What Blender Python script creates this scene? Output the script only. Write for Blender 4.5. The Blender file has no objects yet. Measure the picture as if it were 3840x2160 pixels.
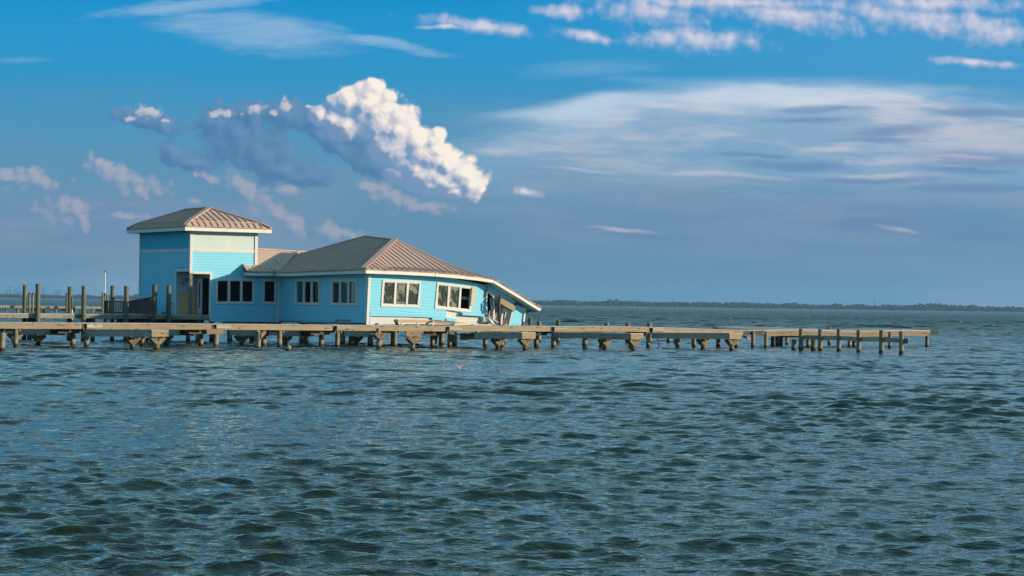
import bpy, bmesh, math, random
import numpy as np
from mathutils import Vector, Matrix
from mathutils.geometry import tessellate_polygon

random.seed(7)
C = bpy.context.scene.collection
SC = bpy.context.scene

# ------------------------------------------------------------------ camera
F = 8500.0                      # focal length in photo pixels (3840 wide): about an 80 mm lens
H = 2.2                         # eye height above the water
ROLL = 0.0141
PITCH = math.atan((1141 - 1080) / F)
XC = Vector((math.cos(ROLL), 0, math.sin(ROLL)))
YC0 = Vector((-math.sin(ROLL), 0, math.cos(ROLL)))
FW0 = Vector((0, 1, 0))
FWD = FW0 * math.cos(PITCH) + YC0 * math.sin(PITCH)
YC = YC0 * math.cos(PITCH) - FW0 * math.sin(PITCH)
CAM = Vector((0, 0, H))
cd = bpy.data.cameras.new("camera")
cam = bpy.data.objects.new("camera", cd)
C.objects.link(cam)
cd.sensor_fit = 'HORIZONTAL'
cd.sensor_width = 36.0
cd.lens = 36.0 * F / 3840.0
cd.clip_start = 0.5
cd.clip_end = 30000
m = Matrix((XC, YC, -FWD)).transposed().to_4x4()
m.translation = CAM
cam.matrix_world = m
SC.camera = cam

# ------------------------------------------------------------------ sun and exposure
PHI = math.radians(32)          # heading of the building
EA = Vector((math.cos(PHI), math.sin(PHI), 0))
EB = Vector((-math.sin(PHI), math.cos(PHI), 0))
SUN_EL = math.radians(12.0)
SUN_AZ = math.atan2(0.98, -0.13)   # from +Y towards +X
SUN = Vector((math.sin(SUN_AZ) * math.cos(SUN_EL), math.cos(SUN_AZ) * math.cos(SUN_EL), math.sin(SUN_EL)))
ld = bpy.data.lights.new("sun", 'SUN')
ld.energy = 5.0
ld.angle = math.radians(0.5)
ld.color = (1.0, 0.83, 0.6)
sun = bpy.data.objects.new("sun", ld)
C.objects.link(sun)
sun.rotation_euler = SUN.to_track_quat('Z', 'Y').to_euler()
sun.location = (60, 40, 40)
SC.view_settings.view_transform = 'Standard'
SC.view_settings.look = 'None'
SC.view_settings.gamma = 1.0
SC.view_settings.use_curve_mapping = False
EXPO = 0.3
HAZE = 6.0e-5
SC.view_settings.exposure = EXPO
SC.cycles.use_denoising = True
SC.cycles.max_bounces = 8
SC.cycles.diffuse_bounces = 3
SC.cycles.glossy_bounces = 4
SC.cycles.transparent_max_bounces = 12
SC.cycles.volume_bounces = 1
SC.cycles.sample_clamp_indirect = 4.0

# ------------------------------------------------------------------ node helpers
def s2l(c):
    r = []
    for v in c:
        v = v / 255.0
        r.append(v / 12.92 if v <= 0.04045 else ((v + 0.055) / 1.055) ** 2.4)
    return (r[0], r[1], r[2], 1.0)

class S:
    """a socket with arithmetic"""
    nt = None
    def __init__(self, sock): self.s = sock
    def __add__(self, o): return mth('ADD', self, o)
    def __radd__(self, o): return mth('ADD', self, o)
    def __sub__(self, o): return mth('SUBTRACT', self, o)
    def __rsub__(self, o): return mth('SUBTRACT', o, self)
    def __mul__(self, o): return mth('MULTIPLY', self, o)
    def __rmul__(self, o): return mth('MULTIPLY', self, o)
    def __truediv__(self, o): return mth('DIVIDE', self, o)
    def __rtruediv__(self, o): return mth('DIVIDE', o, self)

def put(inp, v):
    if isinstance(v, S): S.nt.links.new(v.s, inp)
    elif isinstance(v, bpy.types.NodeSocket): S.nt.links.new(v, inp)
    else:
        if isinstance(v, (tuple, list)) and inp.type == 'RGBA' and len(v) == 3: v = (*v, 1)
        inp.default_value = v

def node(t, **kw):
    n = S.nt.nodes.new(t)
    for k, v in kw.items(): setattr(n, k, v)
    return n

def mth(op, a, b=0.0, c=None, clamp=False):
    n = node('ShaderNodeMath', operation=op, use_clamp=clamp)
    put(n.inputs[0], a); put(n.inputs[1], b)
    if c is not None: put(n.inputs[2], c)
    return S(n.outputs[0])
def mx(a, b): return mth('MAXIMUM', a, b)
def mn(a, b): return mth('MINIMUM', a, b)
def smax(a, b, k): return mth('SMOOTH_MAX', a, b, k)
def clamp01(a): return mth('ADD', a, 0.0, clamp=True)
def ss(lo, hi, x):
    n = node('ShaderNodeMapRange', interpolation_type='SMOOTHSTEP')
    put(n.inputs[0], x); put(n.inputs[1], lo); put(n.inputs[2], hi)
    n.inputs[3].default_value = 0; n.inputs[4].default_value = 1
    return S(n.outputs[0])
def vec(x, y, z=0.0):
    n = node('ShaderNodeCombineXYZ')
    put(n.inputs[0], x); put(n.inputs[1], y); put(n.inputs[2], z)
    return S(n.outputs[0])
def vm(op, a, b=(0, 0, 0), sc=None):
    n = node('ShaderNodeVectorMath', operation=op)
    put(n.inputs[0], a); put(n.inputs[1], b)
    if sc is not None: put(n.inputs['Scale'], sc)
    return S(n.outputs['Value'] if op in ('LENGTH', 'DOT_PRODUCT', 'DISTANCE') else n.outputs['Vector'])
def sep(v):
    n = node('ShaderNodeSeparateXYZ'); put(n.inputs[0], v)
    return S(n.outputs[0]), S(n.outputs[1]), S(n.outputs[2])
def noise(v, scale, detail=4, rough=0.55, dist=0.0, color=False, lac=2.0):
    n = node('ShaderNodeTexNoise')
    put(n.inputs['Vector'], v); put(n.inputs['Scale'], scale); n.inputs['Detail'].default_value = detail
    n.inputs['Roughness'].default_value = rough; n.inputs['Distortion'].default_value = dist
    n.inputs['Lacunarity'].default_value = lac
    return S(n.outputs['Color' if color else 'Fac'])
def voro(v, scale, detail=0.0, rough=0.5, feature='SMOOTH_F1', smooth=0.6):
    n = node('ShaderNodeTexVoronoi', feature=feature, voronoi_dimensions='2D')
    put(n.inputs['Vector'], v); put(n.inputs['Scale'], scale)
    n.inputs['Detail'].default_value = detail; n.inputs['Roughness'].default_value = rough
    if feature == 'SMOOTH_F1': n.inputs['Smoothness'].default_value = smooth
    return S(n.outputs['Distance'])
def mapv(v, loc=(0, 0, 0), rot=(0, 0, 0), scale=(1, 1, 1), typ='POINT'):
    n = node('ShaderNodeMapping', vector_type=typ)
    put(n.inputs['Vector'], v)
    n.inputs['Location'].default_value = loc; n.inputs['Rotation'].default_value = rot
    n.inputs['Scale'].default_value = scale
    return S(n.outputs[0])
def mix(f, a, b, blend='MIX'):
    n = node('ShaderNodeMix', data_type='RGBA', blend_type=blend)
    n.clamp_factor = True
    put(n.inputs[0], f); put(n.inputs[6], a); put(n.inputs[7], b)
    return S(n.outputs[2])
def ramp(f, stops, interp='EASE'):
    n = node('ShaderNodeValToRGB')
    cr = n.color_ramp; cr.interpolation = interp
    while len(cr.elements) < len(stops): cr.elements.new(0.5)
    for e, (p, c) in zip(cr.elements, stops):
        e.position = p; e.color = c if len(c) == 4 else (*c, 1)
    put(n.inputs[0], f)
    return S(n.outputs[0])

# ------------------------------------------------------------------ world: blue evening sky with clouds
def px_dir(x, y):
    d = FWD + XC * ((x - 1920) / F) + YC * ((1080 - y) / F)
    return d
def px_uv(x, y):
    d = px_dir(x, y)
    return d.x / d.y * F / 1000, d.z / d.y * F / 1000

w = bpy.data.worlds.new("World")
SC.world = w
w.use_nodes = True
S.nt = w.node_tree
for n in list(S.nt.nodes): S.nt.nodes.remove(n)
K = 2.0 ** -EXPO
def sky_c(r, g, b):
    c = s2l((r, g, b)); return (c[0] * K, c[1] * K, c[2] * K, 1)
tc = node('ShaderNodeTexCoord')
gx, gy, gz = sep(S(tc.outputs['Generated']))
yy = mx(gy, 0.05)
U = gx / yy * (F / 1000)
V = gz / yy * (F / 1000)
front = ss(0.3, 0.6, gy)
DS = 3840 / 2576.0
P0 = vec(U, V)
wn = noise(P0, 7.0, 3, 0.55, color=True)
P = vm('ADD', P0, vm('MULTIPLY', vm('SUBTRACT', wn, (0.5, 0.5, 0.5)), (0.06, 0.045, 0)))
PW = vm('ADD', P0, vm('MULTIPLY', vm('SUBTRACT', noise(mapv(P0, scale=(1, 3.2, 1)), 2.2, 4, 0.55, color=True), (0.5, 0.5, 0.5)), (0.30, 0.07, 0)))

def ell(p, x, y, rx, ry=None, rot=0.0):
    """1 at the middle of an ellipse in the sky, 0 on its rim (display coordinates of the photograph)"""
    ry = rx if ry is None else ry
    u, v = px_uv(x * DS, y * DS)
    k = DS / 1000
    rx *= k; ry *= k
    if not rot:
        return 1.0 - vm('DISTANCE', vm('MULTIPLY', p, (1 / rx, 1 / ry, 0)), (u / rx, v / ry, 0))
    c, s = math.cos(math.radians(rot)), math.sin(math.radians(rot))
    q = vec(vm('DOT_PRODUCT', p, (c / rx, s / rx, 0)), vm('DOT_PRODUCT', p, (-s / ry, c / ry, 0)))
    return 1.0 - vm('DISTANCE', q, ((u * c + v * s) / rx, (v * c - u * s) / ry, 0))
def union(p, L, k=0.0):
    r = None
    for e in L:
        f = ell(p, *e)
        r = f if r is None else (smax(r, f, k) if k else mx(r, f))
    return r

# clear sky of the lower band, by elevation, paler to the right
base_l = ramp(V, [(0.0, sky_c(86, 136, 166)), (0.18, sky_c(96, 138, 168)), (0.4, sky_c(98, 144, 176)), (0.62, sky_c(82, 148, 186)),
                  (0.85, sky_c(48, 148, 198)), (1.0, sky_c(40, 149, 203))], 'LINEAR')
lowc = mix(ss(0.95, 1.2, V), base_l, sky_c(18, 143, 205))
lowc = mix(ss(-0.4, 1.9, U) * 0.22, lowc, sky_c(120, 172, 214))
haze_n = noise(mapv(PW, scale=(0.5, 1.6, 1)), 1.6, 4, 0.5)
lowc = mix(ss(0.44, 0.68, haze_n) * (1.0 - ss(0.5, 0.9, V)) * 0.6, lowc, sky_c(134, 154, 182))
col = lowc

stn = noise(mapv(PW, scale=(0.7, 5.0, 1)), 2.2, 6, 0.6)
fin = noise(mapv(PW, scale=(1.2, 7.0, 1)), 5.0, 5, 0.6)
def layer(col, a, c): return mix(a * front, col, c)
# wide stratus sheet on the right
f1 = mx(ell(PW, 2080, 500, 1100, 305, 1), ell(PW, 2020, 350, 620, 150, 1))
a1 = ss(0.0, 0.22, f1 + (stn - 0.5) * 0.22) * (0.78 + 0.22 * ss(0.36, 0.62, stn)) * ss(0.28, 0.80, V)
c1 = mix(ss(0.40, 0.66, stn), sky_c(152, 178, 206), sky_c(198, 204, 217))
c1 = mix((1.0 - ss(0.02, 0.28, f1)) * 0.75, c1, sky_c(178, 206, 230))
c1 = mix(ss(1.1, 2.0, U) * ss(0.4, 0.62, stn) * 0.6, c1, sky_c(200, 194, 204))
col = layer(col, a1, c1)
fl = mx(ell(PW, 2050, 570, 1150, 150, 1), ell(PW, 300, 560, 700, 90))
col = layer(col, ss(0.0, 0.7, fl + (stn - 0.5) * 0.7) * 0.5, mix(ss(0.4, 0.6, stn), sky_c(98, 134, 170), sky_c(122, 146, 178)))
f1b = mx(ell(PW, 1960, 238, 460, 56, 2), ell(PW, 1480, 268, 330, 34, 7))
col = layer(col, ss(-0.05, 0.9, f1b + (stn - 0.5) * 0.55) * 0.72, sky_c(203, 217, 233))
# grey streaks inside the sheet
dk = union(PW, [(2060, 273, 150, 12), (2040, 301, 150, 11), (2270, 332, 150, 20, 3), (2230, 352, 140, 11), (1990, 411, 160, 15),
                (2480, 282, 200, 20), (2470, 402, 190, 30), (1900, 388, 110, 9), (2450, 476, 220, 14), (2180, 572, 170, 20), (2500, 592, 150, 20),
                (2420, 430, 160, 14), (2180, 452, 260, 10)])
col = layer(col, ss(-0.15, 0.8, dk + (fin - 0.5) * 0.9) * 0.62, sky_c(98, 134, 178))
# pale lit streaks
lt = union(PW, [(2080, 371, 130, 12, -2), (1820, 438, 210, 11, -2), (2210, 440, 190, 11, -3), (2450, 370, 190, 24), (2440, 396, 120, 10), (2420, 325, 90, 16),
                (1600, 342, 95, 14, -3), (1240, 388, 80, 14, -4), (1560, 576, 120, 10, -4), (2270, 583, 80, 9, -6), (1440, 430, 100, 8, -4), (2260, 405, 200, 12)])
fin2 = noise(mapv(PW, scale=(1.4, 5.0, 1)), 9.0, 5, 0.65)
col = layer(col, ss(0.0, 1.0, lt + (fin - 0.5) * 0.9 + (fin2 - 0.5) * 1.1) * 0.55, sky_c(200, 196, 208))
shared = col

LDIR = (0.026, 0.020, 0.0)
def puffs(name, L, amp, scale, kmax=0.18, off=0.2, oct=6, vw=1.0, ns=0.9):
    """node group: cauliflower cloud field, larger inside"""
    g = bpy.data.node_groups.new(name, 'ShaderNodeTree')
    g.interface.new_socket('Vector', in_out='INPUT', socket_type='NodeSocketVector')
    g.interface.new_socket('Field', in_out='OUTPUT', socket_type='NodeSocketFloat')
    g.interface.new_socket('Shape', in_out='OUTPUT', socket_type='NodeSocketFloat')
    keep = S.nt
    S.nt = g
    gi = node('NodeGroupInput'); go = node('NodeGroupOutput')
    p = S(gi.outputs[0])
    f = union(p, L, kmax)
    b1 = voro(p, scale, 2.0, 0.5, 'F1') if vw == 1.0 else 0.42 - (0.42 - voro(p, scale, 2.0, 0.5, 'F1')) * vw
    b2 = noise(p, scale * ns, oct, 0.62)
    put(go.inputs[0], f + (0.42 - b1) * amp + (b2 - 0.5) * amp * 0.9 + off)
    put(go.inputs[1], f)
    S.nt = keep
    return g
def use(g, p):
    n = node('ShaderNodeGroup'); n.node_tree = g
    put(n.inputs[0], p)
    return S(n.outputs[0]), S(n.outputs[1])
def lit(g, p, d, k):
    a, sa = use(g, p)
    b, sb = use(g, vm('ADD', p, tuple(v * d for v in LDIR)))
    return a, sa, clamp01((a - b) * k + 0.5), None

def side_of(p, x0, y0, x1, y1, width):
    """0..1 across a line in the sky: which side of a cloud faces the sun"""
    u0, v0 = px_uv(x0 * DS, y0 * DS); u1, v1 = px_uv(x1 * DS, y1 * DS)
    dx, dy = u1 - u0, v1 - v0
    ln = math.hypot(dx, dy); nx, ny = -dy / ln, dx / ln
    return (vm('DOT_PRODUCT', p, (nx, ny, 0)) - (nx * u0 + ny * v0)) * (1.0 / (width * DS / 1000))
# ---- left part of the band: cumulus
# small cumulus near the horizon and left, half lost in haze
g3 = puffs('small cumulus', [(78, 452, 91, 34), (15, 445, 78, 34), (285, 440, 104, 38, -25), (350, 472, 84, 36), (165, 530, 78, 40), (205, 552, 29, 38),
                             (612, 478, 72, 36, -35), (650, 512, 81, 43, -35), (695, 540, 39, 29), (738, 572, 42, 38), (845, 582, 78, 29, -15), (930, 470, 62, 22, -20),
                             (985, 500, 98, 29, -15), (1060, 522, 91, 20), (545, 450, 34, 16), (722, 480, 34, 18), (320, 545, 47, 16), (500, 436, 21, 13),
                             (490, 508, 23, 16)], 0.75, 17.0, 0.18, 0.3)
a, sa, l, lb = lit(g3, P, 0.9, 0.75)
hz = ss(0.35, 0.95, V)
c3 = mix(clamp01(l * 1.5 - 0.3), mix(hz, sky_c(108, 144, 180), sky_c(120, 150, 188)), mix(hz, sky_c(192, 180, 192), sky_c(232, 214, 208)))
col = layer(col, ss(-0.05, 0.75, a) * (0.46 + hz * 0.54), c3)
# slate cloud bank in shade
g2 = puffs('shaded cloud', [(600, 340, 100, 78), (560, 305, 58, 44), (660, 390, 90, 62), (700, 425, 80, 40), (775, 440, 90, 26), (640, 290, 55, 36), (715, 290, 66, 38),
                            (790, 300, 60, 40), (445, 392, 60, 34, -35), (480, 412, 60, 26), (365, 300, 88, 26, -12), (412, 322, 48, 26, -25), (830, 350, 120, 26, -25),
                            (930, 400, 90, 40, -35), (880, 330, 70, 40, -30)], 0.62, 13.0, 0.22, 0.34)
a, sa, l, lb = lit(g2, P, 1.0, 0.7)
c2 = mix(clamp01(l * 0.9 - 0.15), sky_c(76, 122, 166), sky_c(116, 152, 190))
col = layer(col, ss(0.0, 0.36, a) * 0.86, c2)
g2b = puffs('lit wisps', [(372, 284, 34, 24, -20), (420, 305, 18, 10), (565, 284, 26, 13), (538, 284, 18, 12), (640, 276, 34, 18, 20), (716, 268, 22, 22), (690, 285, 16, 10), (330, 297, 26, 10)], 0.9, 24.0, oct=4, off=0.25)
a, sa, l, lb = lit(g2b, P, 0.7, 0.7)
col = layer(col, ss(0.0, 0.7, a) * 0.75, mix(clamp01(l * 0.8 + 0.1), sky_c(150, 168, 198), sky_c(222, 210, 210)))
# the big sunlit cumulus
g1 = puffs('tall cumulus', [(925, 236, 46, 42), (918, 262, 74, 50), (1060, 440, 92, 50), (880, 262, 52, 46), (950, 290, 78, 62), (1000, 318, 62, 56), (1050, 352, 50, 46), (1096, 352, 36, 36), (1085, 400, 72, 56),
                            (1135, 412, 46, 46), (1160, 440, 56, 48), (1186, 466, 42, 36), (1120, 455, 60, 36), (1150, 478, 56, 24), (1105, 378, 44, 40), (1045, 425, 66, 42), (990, 370, 70, 52), (800, 288, 34, 26, -20), (835, 300, 34, 30),
                            (870, 318, 56, 36), (1140, 462, 50, 26), (1090, 462, 50, 28)], 0.60, 10.0, 0.16, 0.30, 7, 1.0, 1.6)
a, sa, l, lb = lit(g1, P, 0.9, 0.85)
_, _, l2, _ = lit(g1, P, 0.3, 1.6)
facing = clamp01(side_of(P, 836, 338, 1096, 512, 105) * 0.9 + 0.1)
core = clamp01(facing * 0.60 + (l - 0.5) * 0.9 + (l2 - 0.5) * 0.42 + 0.03)
c = mix(ss(0.0, 0.5, core), sky_c(124, 152, 190), sky_c(196, 196, 210))
c = mix(ss(0.42, 1.08, core), c, sky_c(255, 244, 230))
col = layer(col, ss(-0.04, 0.30, a) * (0.66 + 0.34 * ss(0.15, 0.5, core)), c)
col_cum = col

# ---- the rest of the band: cirrus and altocumulus
col = shared
ci = mx(mx(ell(PW, 640, 80, 290, 62, -6), ell(PW, 980, 112, 210, 20, -8)), mx(ell(PW, 500, 8, 330, 26, 8), ell(PW, 505, 226, 80, 17, -16)))
col = layer(col, ss(-0.05, 0.75, ci + (fin - 0.5) * 0.75 + (stn - 0.5) * 0.5) * 0.62, mix(fin, sky_c(120, 172, 216), sky_c(178, 202, 228)))
col = layer(col, ss(0.0, 1.0, union(PW, [(1480, 178, 230, 32, 4), (1650, 205, 200, 18), (60, 152, 120, 14)])) * 0.35, sky_c(140, 184, 218))
g4 = puffs('altocumulus', [(1420, 28, 80, 26), (1640, 30, 150, 40, -4), (1210, 68, 170, 24, -7), (1480, 92, 90, 18, -10), (1750, 102, 190, 38), (2000, 36, 260, 44, -6), (2300, 46, 240, 44, -10),
                           (2480, 70, 160, 44, -12), (2450, 157, 130, 16, -4), (1120, 70, 70, 9), (2350, 10, 260, 30), (1850, 8, 400, 26), (1326, 481, 44, 14, -10)], 1.15, 12.0, 0.1, 0.30, 7, 0.45, 1.0)
PA = mapv(P, scale=(0.8, 1.25, 1))
g4b = g4
a, sa, l, lb = lit(g4, P, 0.8, 0.5)
col = layer(col, ss(0.0, 1.2, a) * 0.92, mix(clamp01(l * 1.2 - 0.1), sky_c(158, 178, 214), sky_c(228, 220, 230)))

nish = node('ShaderNodeTexSky', sky_type='NISHITA')
nish.sun_disc = False
nish.sun_elevation = SUN_EL
nish.sun_rotation = SUN_AZ
nish.air_density = 1.0; nish.dust_density = 0.6; nish.ozone_density = 2.0
NS = 0.10
up = mix(1.0, S(nish.outputs[0]), (0.62 * NS, 1.25 * NS, 1.62 * NS, 1), 'MULTIPLY')
lowc_up = mix(ss(0.15, 0.38, gz), (0.44, 0.76, 0.77, 1), (0.19, 0.36, 0.41, 1))
veil = noise(mapv(S(tc.outputs['Generated']), scale=(1, 1, 2.5)), 2.2, 5, 0.6)
up = mix(0.22 + ss(0.42, 0.65, veil) * 0.28 + (1.0 - ss(0.1, 0.5, gz)) * 0.40, up, lowc_up)
# high sky: Nishita with the evening's deep blue; low band: haze and clouds of this evening
def bgc(c):
    n = node('ShaderNodeBackground'); put(n.inputs['Color'], c); n.inputs['Strength'].default_value = 1.0
    return n.outputs[0]
def mixs(f, a, b):
    n = node('ShaderNodeMixShader'); put(n.inputs[0], f); S.nt.links.new(a, n.inputs[1]); S.nt.links.new(b, n.inputs[2])
    return n.outputs[0]
_, v_lo = px_uv(640 * DS, 655 * DS)
_, v_hi = px_uv(640 * DS, 172 * DS)
u_hi, _ = px_uv(1292 * DS, 400 * DS)
box = mth('LESS_THAN', U, u_hi) * mth('LESS_THAN', V, v_hi) * mth('GREATER_THAN', V, v_lo) * mth('GREATER_THAN', gy, 0.8)
band = mixs(box, bgc(col), bgc(col_cum))
low_plain = bgc(mix(0.6, up, lowc))
wo = node('ShaderNodeOutputWorld')
hi = ss(0.138, 0.185, gz)
S.nt.links.new(mixs(hi, mixs(front, low_plain, band), bgc(up)), wo.inputs[0])
w.cycles.sampling_method = 'MANUAL'
w.cycles.sample_map_resolution = 512

# ------------------------------------------------------------------ geometry helpers
def horizon_y(x): return 1114 + 0.0141 * x
def ray(x, y): return px_dir(x, y)
def at_z(x, y, z):
    d = ray(x, y); t = (z - H) / d.z
    return CAM + d * t
def at_depth(x, y, D):
    d = ray(x, y); return CAM + d * (D / d.y)
def hit(x, y, p0, n):
    d = ray(x, y); t = (p0 - CAM).dot(n) / d.dot(n)
    return CAM + d * t
def to_px(p):
    q = p - CAM
    z = q.dot(FWD)
    return 1920 + F * q.dot(XC) / z, 1080 - F * q.dot(YC) / z

class MB:
    """collects faces with uv in metres, then links them as one mesh object"""
    def __init__(self): self.v = []; self.f = []; self.uv = []; self.sm = []
    def face(self, pts, uvs=None, smooth=False):
        i = len(self.v)
        self.v += [tuple(p) for p in pts]
        self.f.append(tuple(range(i, i + len(pts))))
        self.uv += list(uvs) if uvs else [(p[0] + p[1], p[2]) for p in pts]
        self.sm.append(smooth)
    def grid(self, vs, faces, uvs, smooth=True):
        i = len(self.v)
        self.v += [tuple(p) for p in vs]
        for f in faces:
            self.f.append(tuple(i + k for k in f)); self.uv += [uvs[k] for k in f]; self.sm.append(smooth)
    def hexa(self, c, uo=None):
        """eight corners: 0-3 one end, 4-7 the other end (same order)"""
        r = random.uniform(0, 50) if uo is None else uo
        L = (Vector(c[4]) - Vector(c[0])).length
        w = [(Vector(c[(k + 1) % 4]) - Vector(c[k])).length for k in range(4)]
        acc = r
        for k in range(4):
            k2 = (k + 1) % 4
            self.face([c[k], c[k2], c[k2 + 4], c[k + 4]], [(r, acc), (r, acc + w[k]), (r + L, acc + w[k]), (r + L, acc)])
            acc += w[k]
        self.face([c[3], c[2], c[1], c[0]], [(r, acc), (r, acc + w[0]), (r + w[1] * .2, acc + w[0]), (r + w[1] * .2, acc)])
        self.face([c[4], c[5], c[6], c[7]], [(r, acc), (r, acc + w[0]), (r + w[1] * .2, acc + w[0]), (r + w[1] * .2, acc)])
    def beam(self, a, b, wd, ht, up=Vector((0, 0, 1)), taper=1.0):
        a, b = Vector(a), Vector(b)
        d = (b - a).normalized()
        s = d.cross(up)
        if s.length < 1e-4: s = Vector((1, 0, 0))
        s.normalize(); u = s.cross(d).normalized()
        c = []
        for p, k in ((a, 1.0), (b, taper)):
            for i, j in ((-1, -1), (1, -1), (1, 1), (-1, 1)):
                c.append(p + s * (i * wd / 2 * k) + u * (j * ht / 2 * k))
        self.hexa(c)
    def prism(self, poly, ext):
        """a flat outline pushed along a vector: poly is a list of points in one plane"""
        poly = [Vector(p) for p in poly]; q = [p + ext for p in poly]
        r = random.uniform(0, 50)
        e = (poly[1] - poly[0]).normalized()
        n = ext.normalized(); g = n.cross(e)
        uv = lambda p: (r + (p - poly[0]).dot(e), (p - poly[0]).dot(g))
        tri = tessellate_polygon([poly])
        for t in tri:
            self.face([poly[k] for k in t], [uv(poly[k]) for k in t]); self.face([q[k] for k in reversed(t)], [uv(poly[k]) for k in reversed(t)])
        n_ = len(poly)
        for k in range(n_):
            k2 = (k + 1) % n_
            self.face([poly[k], poly[k2], q[k2], q[k]], [uv(poly[k]), uv(poly[k2]), (uv(poly[k2])[0], uv(poly[k2])[1] + ext.length), (uv(poly[k])[0], uv(poly[k])[1] + ext.length)])
    def post(self, a, b, r0, r1=None, n=10, rough=0.05, cut=0.0, seg=None):
        """a round timber pile, a little irregular"""
        a, b = Vector(a), Vector(b); r1 = r0 if r1 is None else r1
        L = (b - a).length
        seg = seg or max(2, int(L / 0.5))
        d = (b - a).normalized()
        s = d.cross(Vector((0.3, 1, 0.1))).normalized(); u = d.cross(s).normalized()
        ph = random.uniform(0, 6.28); vs = []; uvs = []; fs = []
        ro = random.uniform(0, 40)
        for i in range(seg + 1):
            t = i / seg; c = a.lerp(b, t); r = r0 + (r1 - r0) * t
            for k in range(n + 1):
                an = 2 * math.pi * k / n
                rr = r * (1 + rough * (math.sin(2 * an + ph) * .5 + math.sin(3 * an + ph * 2 + t * 4) * .3 + math.sin(t * 9 + ph) * .4))
                off = cut * r * math.cos(an + ph) if i == seg else 0
                vs.append(c + s * (math.cos(an) * rr) + u * (math.sin(an) * rr) + d * off)
                uvs.append((ro + t * L, an * r))
        for i in range(seg):
            for k in range(n):
                q = i * (n + 1) + k
                fs.append((q, q + 1, q + n + 2, q + n + 1))
        self.grid(vs, fs, uvs, True)
        top = vs[seg * (n + 1): seg * (n + 1) + n]
        self.face(top, [(ro + p.x, p.y) for p in top])
    def lathe(self, base, prof, n=10, axis=Vector((0, 0, 1))):
        s = axis.cross(Vector((0.2, 1, 0.1))).normalized(); u = axis.cross(s).normalized()
        vs = []; fs = []; uvs = []
        for i, (r, z) in enumerate(prof):
            for k in range(n + 1):
                an = 2 * math.pi * k / n
                vs.append(base + axis * z + s * (r * math.cos(an)) + u * (r * math.sin(an))); uvs.append((an * r, z))
        for i in range(len(prof) - 1):
            for k in range(n):
                q = i * (n + 1) + k; fs.append((q, q + 1, q + n + 2, q + n + 1))
        self.grid(vs, fs, uvs, True)
    def sheet(self, outer, holes, to3d, uvf, thick):
        """flat wall piece with openings: outline in 2D, to3d(p) the outer face, thickness a vector inwards"""
        loops = [outer] + list(holes)
        flat = [p for l in loops for p in l]
        tri = tessellate_polygon([[Vector((p[0], p[1], 0)) for p in l] for l in loops])
        for t in tri:
            ps = [flat[k] for k in t]
            self.face([to3d(p) for p in ps], [uvf(p) for p in ps])
            self.face([to3d(p) + thick for p in reversed(ps)], [uvf(p) for p in reversed(ps)])
        for l in loops:
            for k in range(len(l)):
                p, q = l[k], l[(k + 1) % len(l)]
                a, b = to3d(p), to3d(q)
                self.face([a, b, b + thick, a + thick], [uvf(p), uvf(q), uvf(q), uvf(p)])
    def build(self, name, m, parent=None, label=None, cat=None, group=None, kind=None):
        me = bpy.data.meshes.new(name)
        off = LOC.get(parent.name, Vector()) if parent else Vector()
        root = parent
        me.from_pydata([(p[0] - off.x, p[1] - off.y, p[2] - off.z) for p in self.v], [], self.f)
        ul = me.uv_layers.new(name='UVMap')
        ul.data.foreach_set('uv', np.array(self.uv, dtype=np.float32).ravel())
        me.polygons.foreach_set('use_smooth', self.sm)
        me.materials.append(m)
        me.update()
        o = bpy.data.objects.new(name, me)
        C.objects.link(o)
        if parent: o.parent = parent; LOC[o.name] = off
        tag(o, label, cat, group, kind)
        return o
LOC = {}
def tag(o, label=None, cat=None, group=None, kind=None):
    if label: o['label'] = label
    if cat: o['category'] = cat
    if group: o['group'] = group
    if kind: o['kind'] = kind
def thing(name, loc, label, cat, group=None):
    o = bpy.data.objects.new(name, None)
    o.empty_display_size = 0.3
    C.objects.link(o)
    o.location = loc
    LOC[o.name] = Vector(loc)
    tag(o, label, cat, group)
    return o

# ------------------------------------------------------------------ materials
def material(name):
    mt = bpy.data.materials.new(name)
    mt.use_nodes = True
    S.nt = mt.node_tree
    for n in list(S.nt.nodes): S.nt.nodes.remove(n)
    p = node('ShaderNodeBsdfPrincipled'); o = node('ShaderNodeOutputMaterial')
    S.nt.links.new(p.outputs[0], o.inputs[0])
    return mt, p, o
def bump(p, h, strength, dist):
    n = node('ShaderNodeBump'); n.inputs['Strength'].default_value = strength; n.inputs['Distance'].default_value = dist
    put(n.inputs['Height'], h)
    S.nt.links.new(n.outputs[0], p.inputs['Normal'])
def uvc():
    n = node('ShaderNodeTexCoord'); return S(n.outputs['UV'])
def posc():
    n = node('ShaderNodeNewGeometry'); return S(n.outputs['Position'])

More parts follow.
